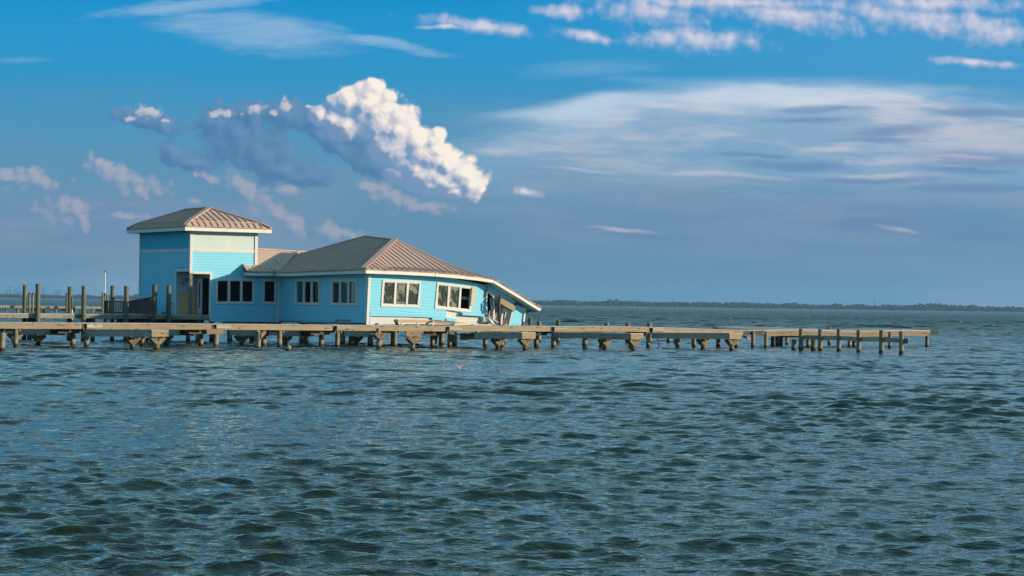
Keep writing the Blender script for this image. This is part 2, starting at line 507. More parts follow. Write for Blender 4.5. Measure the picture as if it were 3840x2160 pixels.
def wood(name, c1, c2, c3, rough=0.85, sc=1.0, knots=True):
    mt, p, o = material(name)
    q = uvc()
    g = noise(mapv(q, scale=(1.2 * sc, 26 * sc, 1)), 1.0, 5, 0.6)
    b = noise(mapv(q, scale=(0.5, 1.3, 1)), 1.0, 4, 0.6)
    col = mix(ss(0.3, 0.7, g), c1, c2)
    col = mix(ss(0.45, 0.75, b) * 0.75, col, c3)
    if knots:
        k = voro(mapv(q, scale=(0.9, 3.4, 1)), 1.0, 0, 0.5, 'F1')
        col = mix((1.0 - ss(0.05, 0.13, k)) * 0.85, col, (c3[0] * .35, c3[1] * .3, c3[2] * .3, 1))
    oi = node('ShaderNodeObjectInfo'); rn = S(oi.outputs['Random'])
    bl_ = noise(mapv(q, scale=(0.35, 0.8, 1)), 1.0, 3, 0.6)
    col = mix(1.0, col, vec(rn * 0.5 + 0.62 + bl_ * 0.3, rn * 0.5 + 0.62 + bl_ * 0.3, rn * 0.42 + 0.64 + bl_ * 0.3), 'MULTIPLY')
    put(p.inputs['Base Color'], col); p.inputs['Roughness'].default_value = rough
    bump(p, g, 0.5, 0.01)
    return mt
M = {}
M['plank'] = wood('sunned timber', (0.325, 0.245, 0.155, 1), (0.20, 0.145, 0.09, 1), (0.20, 0.17, 0.115, 1))
M['deck'] = wood('grey deck boards', (0.46, 0.44, 0.43, 1), (0.36, 0.34, 0.33, 1), (0.28, 0.26, 0.24, 1), knots=False)
M['oldwood'] = wood('old grey timber', (0.26, 0.23, 0.17, 1), (0.17, 0.15, 0.11, 1), (0.13, 0.13, 0.09, 1))
M['railwood'] = wood('brown stained timber', (0.10, 0.075, 0.06, 1), (0.065, 0.05, 0.04, 1), (0.05, 0.045, 0.04, 1))
M['fingerwood'] = wood('grey dock timber', (0.40, 0.36, 0.28, 1), (0.30, 0.27, 0.22, 1), (0.25, 0.23, 0.19, 1))
M['ply'] = wood('bare plywood', (0.62, 0.48, 0.31, 1), (0.5, 0.37, 0.23, 1), (0.42, 0.30, 0.2, 1), knots=False)
M['rawboard'] = wood('torn brown board', (0.46, 0.33, 0.22, 1), (0.33, 0.22, 0.15, 1), (0.28, 0.2, 0.14, 1))

def pile_mat(name, c1, c2):
    mt, p, o = material(name)
    q = uvc(); z = sep(posc())[2]
    g = noise(mapv(q, scale=(1.0, 22, 1)), 1.0, 5, 0.6)
    n2 = noise(posc(), 9.0, 4, 0.65)
    n3 = noise(posc(), 30.0, 3, 0.6)
    col = mix(ss(0.3, 0.7, g), c1, c2)
    col = mix(ss(0.5, 0.72, noise(posc(), 3.0, 3, 0.6)) * 0.6, col, (0.10, 0.105, 0.05, 1))
    zz = z + (n2 - 0.5) * 0.22
    # barnacle band, then black weed at the waterline
    col = mix(ss(0.42, 0.30, zz) * ss(0.5, 0.62, n3) * 0.8, col, (0.42, 0.36, 0.28, 1))
    col = mix(ss(0.20, 0.08, zz), col, (0.016, 0.014, 0.008, 1))
    put(p.inputs['Base Color'], col); p.inputs['Roughness'].default_value = 0.85
    bump(p, n3 + g, 0.6, 0.012)
    return mt
M['pile'] = pile_mat('weathered pile', (0.24, 0.205, 0.13, 1), (0.145, 0.13, 0.08, 1))
M['pile_green'] = pile_mat('green tinged pile', (0.14, 0.145, 0.095, 1), (0.085, 0.092, 0.06, 1))
M['brace'] = wood('yellow brown brace', (0.215, 0.165, 0.09, 1), (0.145, 0.11, 0.06, 1), (0.10, 0.08, 0.05, 1))

def plain(name, c, rough=0.7, spots=0.0, metal=0.0, sc=6.0, spotc=None):
    mt, p, o = material(name)
    n1 = noise(posc(), sc, 5, 0.65)
    d = spotc or tuple(v * 0.45 for v in c[:3]) + (1,)
    col = mix(ss(0.52, 0.75, n1) * spots, c, d)
    put(p.inputs['Base Color'], col)
    p.inputs['Roughness'].default_value = rough; p.inputs['Metallic'].default_value = metal
    return mt
M['trim'] = plain('white trim paint', (0.60, 0.585, 0.54, 1), 0.55, 0.35, sc=3.0)
M['fascia'] = plain('white fascia board', (0.66, 0.635, 0.56, 1), 0.55, 0.3, sc=1.5)
M['soffit'] = plain('pale blue soffit', (0.42, 0.62, 0.66, 1), 0.7, 0.2)
M['dark'] = plain('dark gap shade', (0.03, 0.027, 0.025, 1), 0.9, 0.4)  # near black, stands in for the shade inside the torn gap
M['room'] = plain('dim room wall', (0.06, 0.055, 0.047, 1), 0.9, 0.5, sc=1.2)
M['porch_white'] = plain('scuffed porch wall', (0.42, 0.45, 0.48, 1), 0.8, 0.35, sc=2.0)
M['mullion'] = plain('window mullion', (0.55, 0.565, 0.56, 1), 0.5, 0.15)
M['sheath'] = plain('torn house wrap', (0.62, 0.60, 0.55, 1), 0.8, 0.5, sc=3.0, spotc=(0.42, 0.33, 0.24, 1))
M['pole_white'] = plain('white plastic pipe', (0.7, 0.7, 0.68, 1), 0.4, 0.1)
M['black'] = plain('black feathers', (0.012, 0.012, 0.014, 1), 0.6, 0.2)
M['gull_white'] = plain('white feathers', (0.75, 0.75, 0.74, 1), 0.7, 0.0)
M['gull_grey'] = plain('grey feathers', (0.28, 0.29, 0.31, 1), 0.7, 0.1)
M['steel'] = plain('galvanised steel', (0.10, 0.11, 0.115, 1), 0.5, 0.0)
M['ink'] = plain('black spray paint', (0.015, 0.015, 0.02, 1), 0.6, 0.0)
M['rust'] = plain('rusty bracket', (0.16, 0.06, 0.03, 1), 0.8, 0.3)

BOARD = 0.15
def siding(name, base, fade, fade_amt, dirt=0.3):
    mt, p, o = material(name)
    q = uvc(); u, v, _ = sep(q)
    r = v / BOARD
    fr = mth('FRACT', r); idx = mth('FLOOR', r)
    wnn = node('ShaderNodeTexWhiteNoise', noise_dimensions='1D'); put(wnn.inputs['W'], idx)
    rnd = S(wnn.outputs['Value'])
    n1 = noise(mapv(q, scale=(1.0, 0.6, 1)), 1.1, 5, 0.6)
    n2 = noise(mapv(q, scale=(3.0, 0.8, 1)), 1.6, 6, 0.7)
    col = mix(clamp01(n1 * 1.2 - 0.1) * fade_amt, base, fade)
    col = mix(rnd * 0.12, col, (base[0] * .6, base[1] * .75, base[2] * .8, 1))
    # streaks of grime, and the shadow gap at every board's lap painted dark
    col = mix(ss(0.56, 0.78, n2) * dirt, col, (0.22, 0.34, 0.30, 1))
    butt = mth('FRACT', (u + rnd * 3.7) / 3.66)
    line = mx(1.0 - ss(0.07, 0.17, fr), (1.0 - ss(0.0008, 0.0030, butt)) * 0.8)
    col = mix(line * 0.38, col, (base[0] * .2, base[1] * .36, base[2] * .45, 1))
    put(p.inputs['Base Color'], col); p.inputs['Roughness'].default_value = 0.6
    bump(p, (1.0 - fr) * 0.9 + n2 * 0.1, 0.6, 0.014)
    return mt
M['siding'] = siding('aqua lap siding', (0.155, 0.57, 0.74, 1), (0.27, 0.64, 0.775, 1), 0.65, 0.26)
M['siding_yellow'] = siding('yellow lap siding', (0.66, 0.41, 0.18, 1), (0.62, 0.40, 0.2, 1), 0.5, 0.1)
def flat_panel(name, c, d, amt):
    mt, p, o = material(name)
    q = uvc()
    n1 = noise(mapv(q, scale=(1.2, 1.2, 1)), 1.0, 5, 0.6); n2 = noise(mapv(q, scale=(2.0, 9.0, 1)), 1.5, 5, 0.7); n3 = noise(mapv(q, scale=(2.2, .25, 1)), 1.5, 3, 0.6)
    col = mix(ss(0.35, 0.7, n1) * amt, c, d)
    col = mix(ss(0.5, 0.75, n2) * ss(0.4, 0.65, n3) * amt * 0.7, col, (0.42, 0.46, 0.38, 1))
    put(p.inputs['Base Color'], col); p.inputs['Roughness'].default_value = 0.6
    return mt
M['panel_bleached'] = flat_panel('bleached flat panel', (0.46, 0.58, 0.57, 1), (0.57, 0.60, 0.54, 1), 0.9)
M['panel'] = flat_panel('aqua flat panel', (0.01, 0.37, 0.54, 1), (0.015, 0.39, 0.55, 1), 0.3)

mt, p, o = material('tan metal roof')
n1 = noise(posc(), 0.7, 5, 0.6); n2 = noise(posc(), 5.0, 4, 0.6)
col = mix(ss(0.35, 0.7, n1) * 0.5, (0.59, 0.40, 0.298, 1), (0.49, 0.33, 0.25, 1))
col = mix(ss(0.60, 0.8, n2) * 0.25, col, (0.30, 0.23, 0.18, 1))
put(p.inputs['Base Color'], col); p.inputs['Roughness'].default_value = 0.5; p.inputs['Metallic'].default_value = 0.0
M['roof'] = mt
mt, p, o = material('rusty roof edge')
n1 = noise(posc(), 2.0, 4, 0.6)
put(p.inputs['Base Color'], mix(ss(0.35, 0.65, n1), (0.20, 0.10, 0.07, 1), (0.38, 0.29, 0.22, 1))); p.inputs['Roughness'].default_value = 0.7
M['roof_edge'] = mt

def glass(name, tint, refl, dusty=0.0, dustc=(0.2, 0.22, 0.17, 1), pattern=False):
    """window glass: clear to see through, mirrors the sky, more or less dust on it"""
    mt = bpy.data.materials.new(name); mt.use_nodes = True
    S.nt = mt.node_tree
    for n in list(S.nt.nodes): S.nt.nodes.remove(n)
    tr = node('ShaderNodeBsdfTransparent'); put(tr.inputs[0], tint)
    gl = node('ShaderNodeBsdfGlossy'); gl.inputs['Roughness'].default_value = 0.02
    df = node('ShaderNodeBsdfDiffuse')
    o = node('ShaderNodeOutputMaterial')
    fr = node('ShaderNodeFresnel'); fr.inputs[0].default_value = 1.5
    q = uvc()
    a = node('ShaderNodeMixShader'); b = node('ShaderNodeMixShader')
    if pattern:  # dark, green and pale shapes paint reflections into the dust colour
        n1 = noise(mapv(q, scale=(1.3, 0.8, 1)), 1.4, 3, 0.55, 1.2)
        n2 = noise(mapv(q, scale=(3.0, 1.2, 1)), 2.0, 5, 0.6, 2.0)
        n3 = noise(mapv(q, loc=(7, 3, 0), scale=(1.6, 0.7, 1)), 1.7, 3, 0.5, 1.5)
        c = mix(ss(0.42, 0.52, n1), dustc, (0.055, 0.065, 0.045, 1))
        c = mix(ss(0.60, 0.66, n3) * 0.85, c, (0.10, 0.17, 0.06, 1))
        c = mix(ss(0.60, 0.70, n2) * 0.8, c, (0.42, 0.45, 0.42, 1))
        put(df.inputs[0], c)
        put(a.inputs[0], clamp01(dusty - ss(0.44, 0.56, n1) * 0.25))
    else:
        n1 = noise(mapv(q, scale=(1.2, 0.7, 1)), 2.0, 4, 0.6)
        put(df.inputs[0], dustc); put(a.inputs[0], ss(0.25, 0.75, n1) * dusty)
    S.nt.links.new(tr.outputs[0], a.inputs[1]); S.nt.links.new(df.outputs[0], a.inputs[2])
    put(b.inputs[0], S(fr.outputs[0]) * refl)
    S.nt.links.new(a.outputs[0], b.inputs[1]); S.nt.links.new(gl.outputs[0], b.inputs[2])
    S.nt.links.new(b.outputs[0], o.inputs[0])
    return mt
M['glass'] = glass('dark window glass', (0.4, 0.43, 0.44, 1), 0.3, 0.06, (0.08, 0.09, 0.09, 1))
M['glass_dusty_refl'] = glass('dusty glass with painted reflections', (0.5, 0.52, 0.48, 1), 0.7, 0.92, (0.24, 0.24, 0.195, 1), True)
M['glass_grey'] = glass('hazed window glass', (0.4, 0.43, 0.48, 1), 0.6, 0.8, (0.17, 0.18, 0.22, 1))

# ------------------------------------------------------------------ water
def wave_water():
    rng = np.random.default_rng(11)
    # distances: fine near the camera, coarser outwards
    D = [6.0]
    while D[-1] < 7000:
        d = D[-1]
        if d < 15: D.append(d + 0.35)
        else: D.append(d + max(0.036, 0.036 * (d / 18.0) ** 0.98))
    D = np.array(D)
    fine = np.linspace(-0.262, 0.262, 640)
    side = np.array([0.29, 0.34, 0.42, 0.55, 0.8, 1.2, 2.0])
    T = np.concatenate([-side[::-1], fine, side])
    X = D[:, None] * T[None, :]
    Y = np.repeat(D[:, None], len(T), 1)
    sp = np.gradient(D)[:, None] * np.ones_like(T)[None, :]
    spx = D[:, None] * np.gradient(T)[None, :]
    sp = np.maximum(sp, spx)
    n = 140
    lam = np.geomspace(0.085, 2.6, n)
    lg = np.log(lam)
    # a broad young wind sea: much the same steepness from ripples to two metre waves
    wgt = 1.0 / (1.0 + np.exp((lg - math.log(0.92)) / 0.22)) / (1.0 + np.exp((math.log(0.14) - lg) / 0.2)) * (0.75 + 0.5 * np.exp(-((lg - math.log(0.6)) ** 2) / 0.4))
    slope2 = wgt / wgt.sum() * 0.043
    k = 2 * math.pi / lam
    amp = np.sqrt(2 * slope2) / k
    spread = np.where(lam > 0.6, 0.48, 0.72)
    th = math.radians(-97) + rng.normal(0, 1, n) * spread
    # beyond the shelter of the pier the open lagoon carries longer waves
    nb = 26
    lb = np.geomspace(2.2, 9.0, nb)
    lam = np.concatenate([lam, lb]); k = 2 * math.pi / lam
    amp = np.concatenate([amp, np.sqrt(2 * np.full(nb, 0.016 / nb)) / k[n:]])
    th = np.concatenate([th, math.radians(-97) + rng.normal(0, 0.45, nb)])
    open_ = np.clip((Y - 115) / 160.0, 0, 1); open_ = open_ * open_ * (3 - 2 * open_)
    nn_ = n; n = n + nb
    # and a little more length to the waves away from the bank
    nm = 20
    lam = np.concatenate([lam, np.geomspace(1.2, 2.6, nm)]); k = 2 * math.pi / lam
    amp = np.concatenate([amp, np.sqrt(2 * np.full(nm, 0.013 / nm)) / k[n:]])
    th = np.concatenate([th, math.radians(-97) + rng.normal(0, 0.4, nm)])
    mid_ = np.clip((Y - 28) / 30.0, 0, 1); mid_ = mid_ * mid_ * (3 - 2 * mid_)
    nm_ = n; n = n + nm
    ph = rng.uniform(0, 2 * math.pi, n)
    Z = np.zeros_like(X); DX = np.zeros_like(X); DY = np.zeros_like(X); SL = np.zeros_like(X)
    # slow groups so that wave height is uneven
    grp = 0.85 + 0.30 * np.sin(X * 0.13 + Y * 0.05 + 1.0) * np.sin(Y * 0.10 - X * 0.03) + 0.16 * np.sin(X * 0.41 - Y * 0.21 + 2.0)
    for i in range(n):
        cx, cy = math.cos(th[i]), math.sin(th[i])
        rows = np.nonzero(sp.min(1) < lam[i] * 0.5)[0]
        r1 = rows.max() + 1
        x, y, s = X[:r1], Y[:r1], sp[:r1]
        f = np.clip((lam[i] * 0.5 - s) / (lam[i] * 0.25), 0, 1) * amp[i]
        if i >= nm_: f = f * mid_[:r1]
        elif i >= nn_: f = f * open_[:r1]
        a = (k[i] * (cx * x + cy * y) + ph[i]).astype(np.float32)
        c = np.cos(a); sn = np.sin(a)
        Z[:r1] += f * c
        DX[:r1] -= 0.85 * f * cx * sn; DY[:r1] -= 0.85 * f * cy * sn
        SL[:r1] += f * k[i] * c
    calm = 1.0 - 0.12 * np.exp(-((Y - 108) / 14.0) ** 2)
    g = grp * calm
    Z *= g; DX *= g; DY *= g; SL *= g
    nr, nc = X.shape
    co = np.stack([X + DX, Y + DY, Z], -1).reshape(-1, 3).astype(np.float32)
    me = bpy.data.meshes.new('water')
    q = (np.arange(nr - 1)[:, None] * nc + np.arange(nc - 1)[None, :]).ravel()
    idx = np.stack([q, q + 1, q + nc + 1, q + nc], -1).astype(np.int32)
    nf = len(idx)
    me.vertices.add(len(co)); me.vertices.foreach_set('co', co.ravel())
    me.loops.add(nf * 4); me.loops.foreach_set('vertex_index', idx.ravel())
    me.polygons.add(nf); me.polygons.foreach_set('loop_start', np.arange(0, nf * 4, 4, dtype=np.int32))
    me.polygons.foreach_set('use_smooth', np.ones(nf, dtype=bool))
    at = me.attributes.new('crest', 'FLOAT', 'POINT')
    at.data.foreach_set('value', SL.ravel().astype(np.float32))
    me.update()
    o = bpy.data.objects.new('water', me)
    C.objects.link(o)
    tag(o, 'wind ruffled dark green water of the wide lagoon', 'water', kind='structure')
    return o
water = wave_water()
mt, p, o = material('choppy lagoon water')
q = posc()
x_, y_, z_ = sep(q)
dist = vm('LENGTH', q)
r1 = noise(mapv(q, rot=(0, 0, 0.12), scale=(0.55, 1.0, 1)), 7.0, 4, 0.6, 0.6)
r2 = noise(mapv(q, scale=(0.45, 1.0, 1)), 2.0, 4, 0.6, 0.4)
bmp = node('ShaderNodeBump'); bmp.inputs['Strength'].default_value = 1.0
far = ss(70.0, 360.0, dist)
r3 = noise(mapv(q, scale=(0.55, 1.0, 1)), 0.9, 3, 0.55, 0.3)
gust = noise(mapv(q, scale=(0.4, 0.12, 1)), 0.09, 3, 0.6)
put(bmp.inputs['Distance'], 0.05)
put(bmp.inputs['Height'], r1 * (1.0 - ss(25.0, 80.0, dist)) * 0.85 + r2 * (1.6 + far * 5.0) + r3 * far * (8.0 + gust * 16.0))
S.nt.links.new(bmp.outputs[0], p.inputs['Normal'])
crest = node('ShaderNodeAttribute', attribute_name='crest')
fo = noise(mapv(q, scale=(0.35, 0.12, 1)), 1.0, 3, 0.6)
fo2 = noise(q, 3.0, 4, 0.7)
foam = ss(0.16, 0.28, S(crest.outputs['Fac'])) * ss(0.60, 0.66, fo) * ss(0.45, 0.6, fo2) * ss(150.0, 260.0, dist)
put(p.inputs['Base Color'], mix(foam, (0.012, 0.027, 0.009, 1), (0.6, 0.6, 0.58, 1)))
put(p.inputs['Roughness'], 0.03 + foam * 0.5 + ss(40.0, 500.0, dist) * 0.26)
p.inputs['IOR'].default_value = 1.333
water.data.materials.append(mt)

# ------------------------------------------------------------------ the blue house on piles
D0 = 120.0
_o = at_depth(711, 1060, D0)
O = Vector((_o.x, _o.y, 0))
def W(a, b, z): return O + EA * a + EB * b + Vector((0, 0, z))
def hb(x, y, b=0.0):
    """pixel on a wall facing front (b constant) -> (a, z)"""
    p = hit(x, y, O + EB * b, EB); return ((p - O).dot(EA), p.z)
def ha(x, y, a=0.0):
    """pixel on a wall facing left (a constant) -> (b, z)"""
    p = hit(x, y, O + EA * a, EA); return ((p - O).dot(EB), p.z)
def zpx(a, b, y):
    """height at plan position (a, b) that shows on picture row y"""
    p = W(a, b, H); x = to_px(p)[0]
    z = H
    for _ in range(3):
        yy = to_px(W(a, b, z))[1]; z += (yy - y) / F * p.y
    return z
def crop(ox, oy, k):
    return lambda x, y: (ox + x / k, oy + y / k)
c2 = crop(440, 750, 2.898); c3 = crop(900, 850, 3.623); c4 = crop(1340, 860, 3.622); c5 = crop(1640, 1000, 5.176)
DECKZ = 1.39

house = thing('beach_house', W(3, 0, 0), 'aqua blue wooden house with square tower and collapsing right end on piles', 'house')
NB, NA = -EB, -EA                    # outward normals of the front and left walls
TA = hb(965, 900)[0]                 # tower width along the front
TB = ha(525, 950)[0]                 # tower depth
A1 = hb(1046, 1100)[0]               # where the main block's left wall starts
B1 = -ha(1379, 1100, A1)[0]          # how far the main block comes forward
MW = 8.8                             # main block width
OVH = 0.55
0 and print('plan', TA, TB, A1, B1, A1 + MW, to_px(W(A1 + MW, -B1, 2)))

def wall_front(name, outer, holes, m, b=0.0, th=0.12, parent=None, vshift=None, proud=0.0, label=None):
    mb = MB()
    vs = vshift or (lambda p: 0.0)
    mb.sheet(outer, holes, lambda p: W(p[0], b - proud, p[1]), lambda p: (p[0], p[1] + vs(p)), EB * th)
    return mb.build(name, M[m], parent or house, label)
def wall_left(name, outer, holes, m, a=0.0, th=0.12, parent=None, proud=0.0, label=None):
    mb = MB()
    mb.sheet(outer, holes, lambda p: W(a - proud, p[0], p[1]), lambda p: (p[0] + 20, p[1]), EA * th)
    return mb.build(name, M[m], parent or house, label)
def board_front(mb, p, q, w, b, proud=0.03, th=0.05):
    """trim board on a front wall between two (a, z) points"""
    P_, Q_ = W(p[0], b - proud + th / 2, p[1]), W(q[0], b - proud + th / 2, q[1])
    mb.beam(P_, Q_, w, th, up=EB)
def board_left(mb, p, q, w, a, proud=0.03, th=0.05):
    P_, Q_ = W(a - proud + th / 2, p[0], p[1]), W(a - proud + th / 2, q[0], q[1])
    mb.beam(P_, Q_, w, th, up=EA)

# ---- windows
def shrink(q, k):
    cx = sum(p[0] for p in q) / len(q); cy = sum(p[1] for p in q) / len(q)
    return [(cx + (p[0] - cx) * k, cy + (p[1] - cy) * k) for p in q]
def window(conv, outer, panes, plane, pos, glassm, skip=(), label=None, shards=None):
    """outer and panes: corner pixels; returns the hole for the wall"""
    o2 = [conv(*p) for p in outer]; p2 = [[conv(*p) for p in q] for q in panes]
    front = plane == 'front'
    n, t = (NB, EB) if front else (NA, EA)
    to3 = (lambda p, d: W(p[0], pos - d, p[1])) if front else (lambda p, d: W(pos - d, p[0], p[1]))
    mb = MB()
    mb.sheet(o2, p2, lambda p: to3(p, 0.035), lambda p: p, t * 0.09)
    fr = mb.build('window', M['trim'], house, label)
    # sash bars: a slightly set back inner rim round every pane
    mb = MB()
    for q in p2:
        mb.sheet([p for p in q], [shrink(q, 0.945)], lambda p: to3(p, 0.0), lambda p: p, t * 0.04)
    mb.build('sash', M['mullion'], fr)
    for k, q in enumerate(p2):
        if k in skip: continue
        mb = MB()
        g = glassm[k] if isinstance(glassm, (list, tuple)) else glassm
        poly = shrink(q, 0.97)
        mb.face([to3(p, -0.02) for p in poly], [(p[0] * 1.0 + k * 3.1 + pos, p[1]) for p in poly])
        mb.build('pane', M[g], fr)
    return shrink(o2, 0.92)
def quad(x0, y0, x1, y1, dx=0, dy=0):
    return [(x0, y0), (x1, y0 + dy), (x1 + dx, y1 + dy), (x0 + dx, y1)]

# ---- tower
zt = zpx(0, 0, 853)                  # under the eaves
zdoor_l = ha(690, 1018)[1]; zdoor_f = hb(760, 1026)[1]
bdoor = ha(660, 1100)[0]; adoor = hb(787, 1100)[0]
zband = zpx(0, 0, 937)
zb0 = DECKZ - 0.06
BW = 0.16
mid = zband - BW / 2
wall_left('wall', [(bdoor, zb0), (TB, zb0), (TB, mid), (0.0, mid), (0.0, zdoor_l), (bdoor, zdoor_l)], [], 'siding')
wall_left('wall', [(0.0, mid + BW), (TB, mid + BW), (TB, zt + 0.25), (0.0, zt + 0.25)], [], 'panel', label='flat blue panel below the tower eaves')
hole1 = window(lambda x, y: hb(*c2(x, y)), [(1068, 850), (1492, 858), (1488, 1135), (1064, 1130)],
               [quad(1090, 873, 1203, 1106, -2, 2), quad(1225, 875, 1337, 1107, -2, 1), quad(1359, 876, 1470, 1108, -2, 1)], 'front', 0.0, 'glass')
hole2 = window(lambda x, y: hb(*c2(x, y)), [(1582, 857), (1727, 861), (1724, 1136), (1577, 1132)], [quad(1600, 878, 1710, 1110, -3, 2)], 'front', 0.0, 'glass')
zc_eave = hb(*c2(1580, 800))[1]      # connector soffit
zbase = hb(900, 1207)[1]
wall_front('wall', [(adoor, zbase), (A1, zbase), (A1, zc_eave + 0.12), (TA, zc_eave + 0.12), (TA, mid), (0.12, mid), (0.12, zdoor_f), (adoor, zdoor_f)], [hole1, hole2], 'siding')
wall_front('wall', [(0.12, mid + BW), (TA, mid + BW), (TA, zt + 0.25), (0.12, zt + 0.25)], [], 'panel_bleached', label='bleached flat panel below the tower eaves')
mb = MB(); mb.sheet([(0.0, zc_eave - 0.3), (TB, zc_eave - 0.3), (TB, zt + 0.25), (0.0, zt + 0.25)], [], lambda p: W(TA, p[0], p[1]), lambda p: p, EA * -0.1); mb.build('wall', M['siding'], house)
mb = MB(); mb.sheet([(0.12, zb0), (TA, zb0), (TA, zt + 0.25), (0.12, zt + 0.25)], [], lambda p: W(p[0], TB, p[1]), lambda p: p, EB * -0.1); mb.build('wall', M['siding'], house)
# trim boards
mb = MB(); board_left(mb, (0, zband), (TB, zband), BW, 0, 0.02); board_front(mb, (0.0, zband), (TA, zband), BW, 0, 0.02); mb.build('band_board', M['trim'], house)
mb = MB(); board_left(mb, (TB - 0.05, zb0), (TB - 0.05, zt), 0.12, 0, 0.045); mb.build('corner_board', M['trim'], house)
mb = MB(); board_front(mb, (TA - 0.07, zc_eave + 0.45), (TA - 0.07, zt), 0.17, 0, 0.045); mb.build('corner_board', M['trim'], house)
mb = MB(); board_left(mb, (0.05, zdoor_l), (0.05, zt), 0.10, 0, 0.045)
board_front(mb, (0.05, zdoor_f), (0.05, zt), 0.14, 0, 0.045)
mb.build('corner_board', M['trim'], house)
mb = MB(); board_front(mb, (A1 - 0.07, zbase), (A1 - 0.07, zc_eave), 0.13, 0, 0.045); mb.build('corner_board', M['trim'], house)

# ---- entrance porch cut into the tower's corner
ent = MB()
board_left(ent, (bdoor + 0.03, zb0), (bdoor + 0.03, zdoor_l + 0.12), 0.16, 0, 0.05); board_left(ent, (0.05, zdoor_l + 0.06), (bdoor - 0.05, zdoor_l + 0.06), 0.13, 0, 0.048)
board_front(ent, (0.14, zdoor_f + 0.04), (adoor - 0.04, zdoor_f + 0.04), 0.12, 0, 0.048); board_front(ent, (adoor + 0.03, zbase + 0.15), (adoor + 0.03, zdoor_f + 0.10), 0.12, 0, 0.052)
porch_trim = ent.build('entrance_trim', M['trim'], house)
BP = bdoor + 0.02
zsplit = zpx(0.4, BP, c2(720, 1008)[1])
wall_front('porch_wall', [(-0.0, zb0), (adoor, zb0), (adoor, zsplit), (0.0, zsplit)], [], 'siding_yellow', b=BP, th=0.08)
o = wall_front('porch_wall', [(0.0, zsplit), (adoor, zsplit), (adoor, zdoor_l + 0.3), (0.0, zdoor_l + 0.3)], [], 'porch_white', b=BP, th=0.08)
# a scrawl sprayed on the porch wall
mb = MB()
cx, cz = 0.5, zpx(0.5, BP, c2(710, 880)[1])
for k in range(14):
    t0, t1 = k / 14 * 6.28, (k + 1) / 14 * 6.28
    r0, r1 = 0.15 + 0.05 * math.sin(t0 * 3), 0.15 + 0.05 * math.sin(t1 * 3)
    mb.beam(W(cx + r0 * math.cos(t0), BP - 0.006, cz + r0 * math.sin(t0)), W(cx + r1 * math.cos(t1), BP - 0.006, cz + r1 * math.sin(t1)), 0.035, 0.004, up=EB)
mb.build('scrawl', M['ink'], o)
for dx, dz, l, s in ((-.05, -.02, .16, 1), (.02, .05, .14, -1), (-.30, -.12, .18, .4), (-.1, -.7, .06, 0), (.1, -.45, .12, 0)):
    mb = MB(); mb.beam(W(cx + dx, BP - 0.006, cz + dz), W(cx + dx + l, BP - 0.006, cz + dz + l * .5 * s), 0.035, 0.004, up=EB); mb.build('scrawl', M['ink'], o)
# right side of the porch: door jamb, open white door leaf, dark hallway
dz1 = zpx(adoor, 0.5, 1043); dz0 = DECKZ + 0.01
bb = [ha(*c2(x, 1000), a=adoor)[0] for x in (990, 922, 872, 855)]
mb = MB()
mb.sheet([(0.12, zb0), (BP, zb0), (BP, zdoor_l + 0.3), (0.12, zdoor_l + 0.3)], [[(bb[0], dz0), (bb[2], dz0), (bb[2], dz1), (bb[0], dz1)]], lambda p: W(adoor + 0.02, p[0], p[1]), lambda p: p, EA * 0.1)
mb.build('porch_wall', M['rawboard'], house)
mb = MB()
lf = [(bb[1], dz0 + 0.02), (bb[2], dz0 + 0.02), (bb[2], dz1 - 0.02), (bb[1], dz1 - 0.02)]
wdt = bb[2] - bb[1]
mb.sheet(lf, [[(bb[1] + wdt * .3, dz0 + .35), (bb[2] - wdt * .3, dz0 + .35), (bb[2] - wdt * .3, dz1 - .25), (bb[1] + wdt * .3, dz1 - .25)]], lambda p: W(adoor - 0.03, p[0], p[1]), lambda p: p, EA * 0.045)
door = mb.build('door', M['trim'], house)
mb = MB(); mb.face([W(adoor - 0.01, b_, z_) for b_, z_ in ((bb[1] + wdt * .3, dz0 + .35), (bb[2] - wdt * .3, dz0 + .35), (bb[2] - wdt * .3, dz1 - .25), (bb[1] + wdt * .3, dz1 - .25))]); mb.build('pane', M['glass'], door)
mb = MB(); mb.lathe(W(adoor - 0.10, bb[1] + wdt * .12, dz0 + 0.95), [(0.0, -0.03), (0.03, -0.02), (0.035, 0.0), (0.03, 0.02), (0.0, 0.03)], 8); mb.build('handle', M['rust'], door)
# corner post holding the tower over the porch
mb = MB()
pc = [hb(*c2(798, 795)), hb(*c2(798, 1250))]
mb.beam(W(0.10, 0.08, DECKZ - 0.05), W(0.08, 0.08, zdoor_f + 0.02), 0.16, 0.16, up=EB)
mb.build('porch_post', M['oldwood'], house)
# porch ceiling, floor
mb = MB(); mb.sheet([(0.03, 0.03), (adoor, 0.03), (adoor, BP), (0.03, BP)], [], lambda p: W(p[0], p[1], zdoor_f + 0.10), lambda p: p, Vector((0, 0, 0.08))); mb.build('porch_ceiling', M['room'], house)

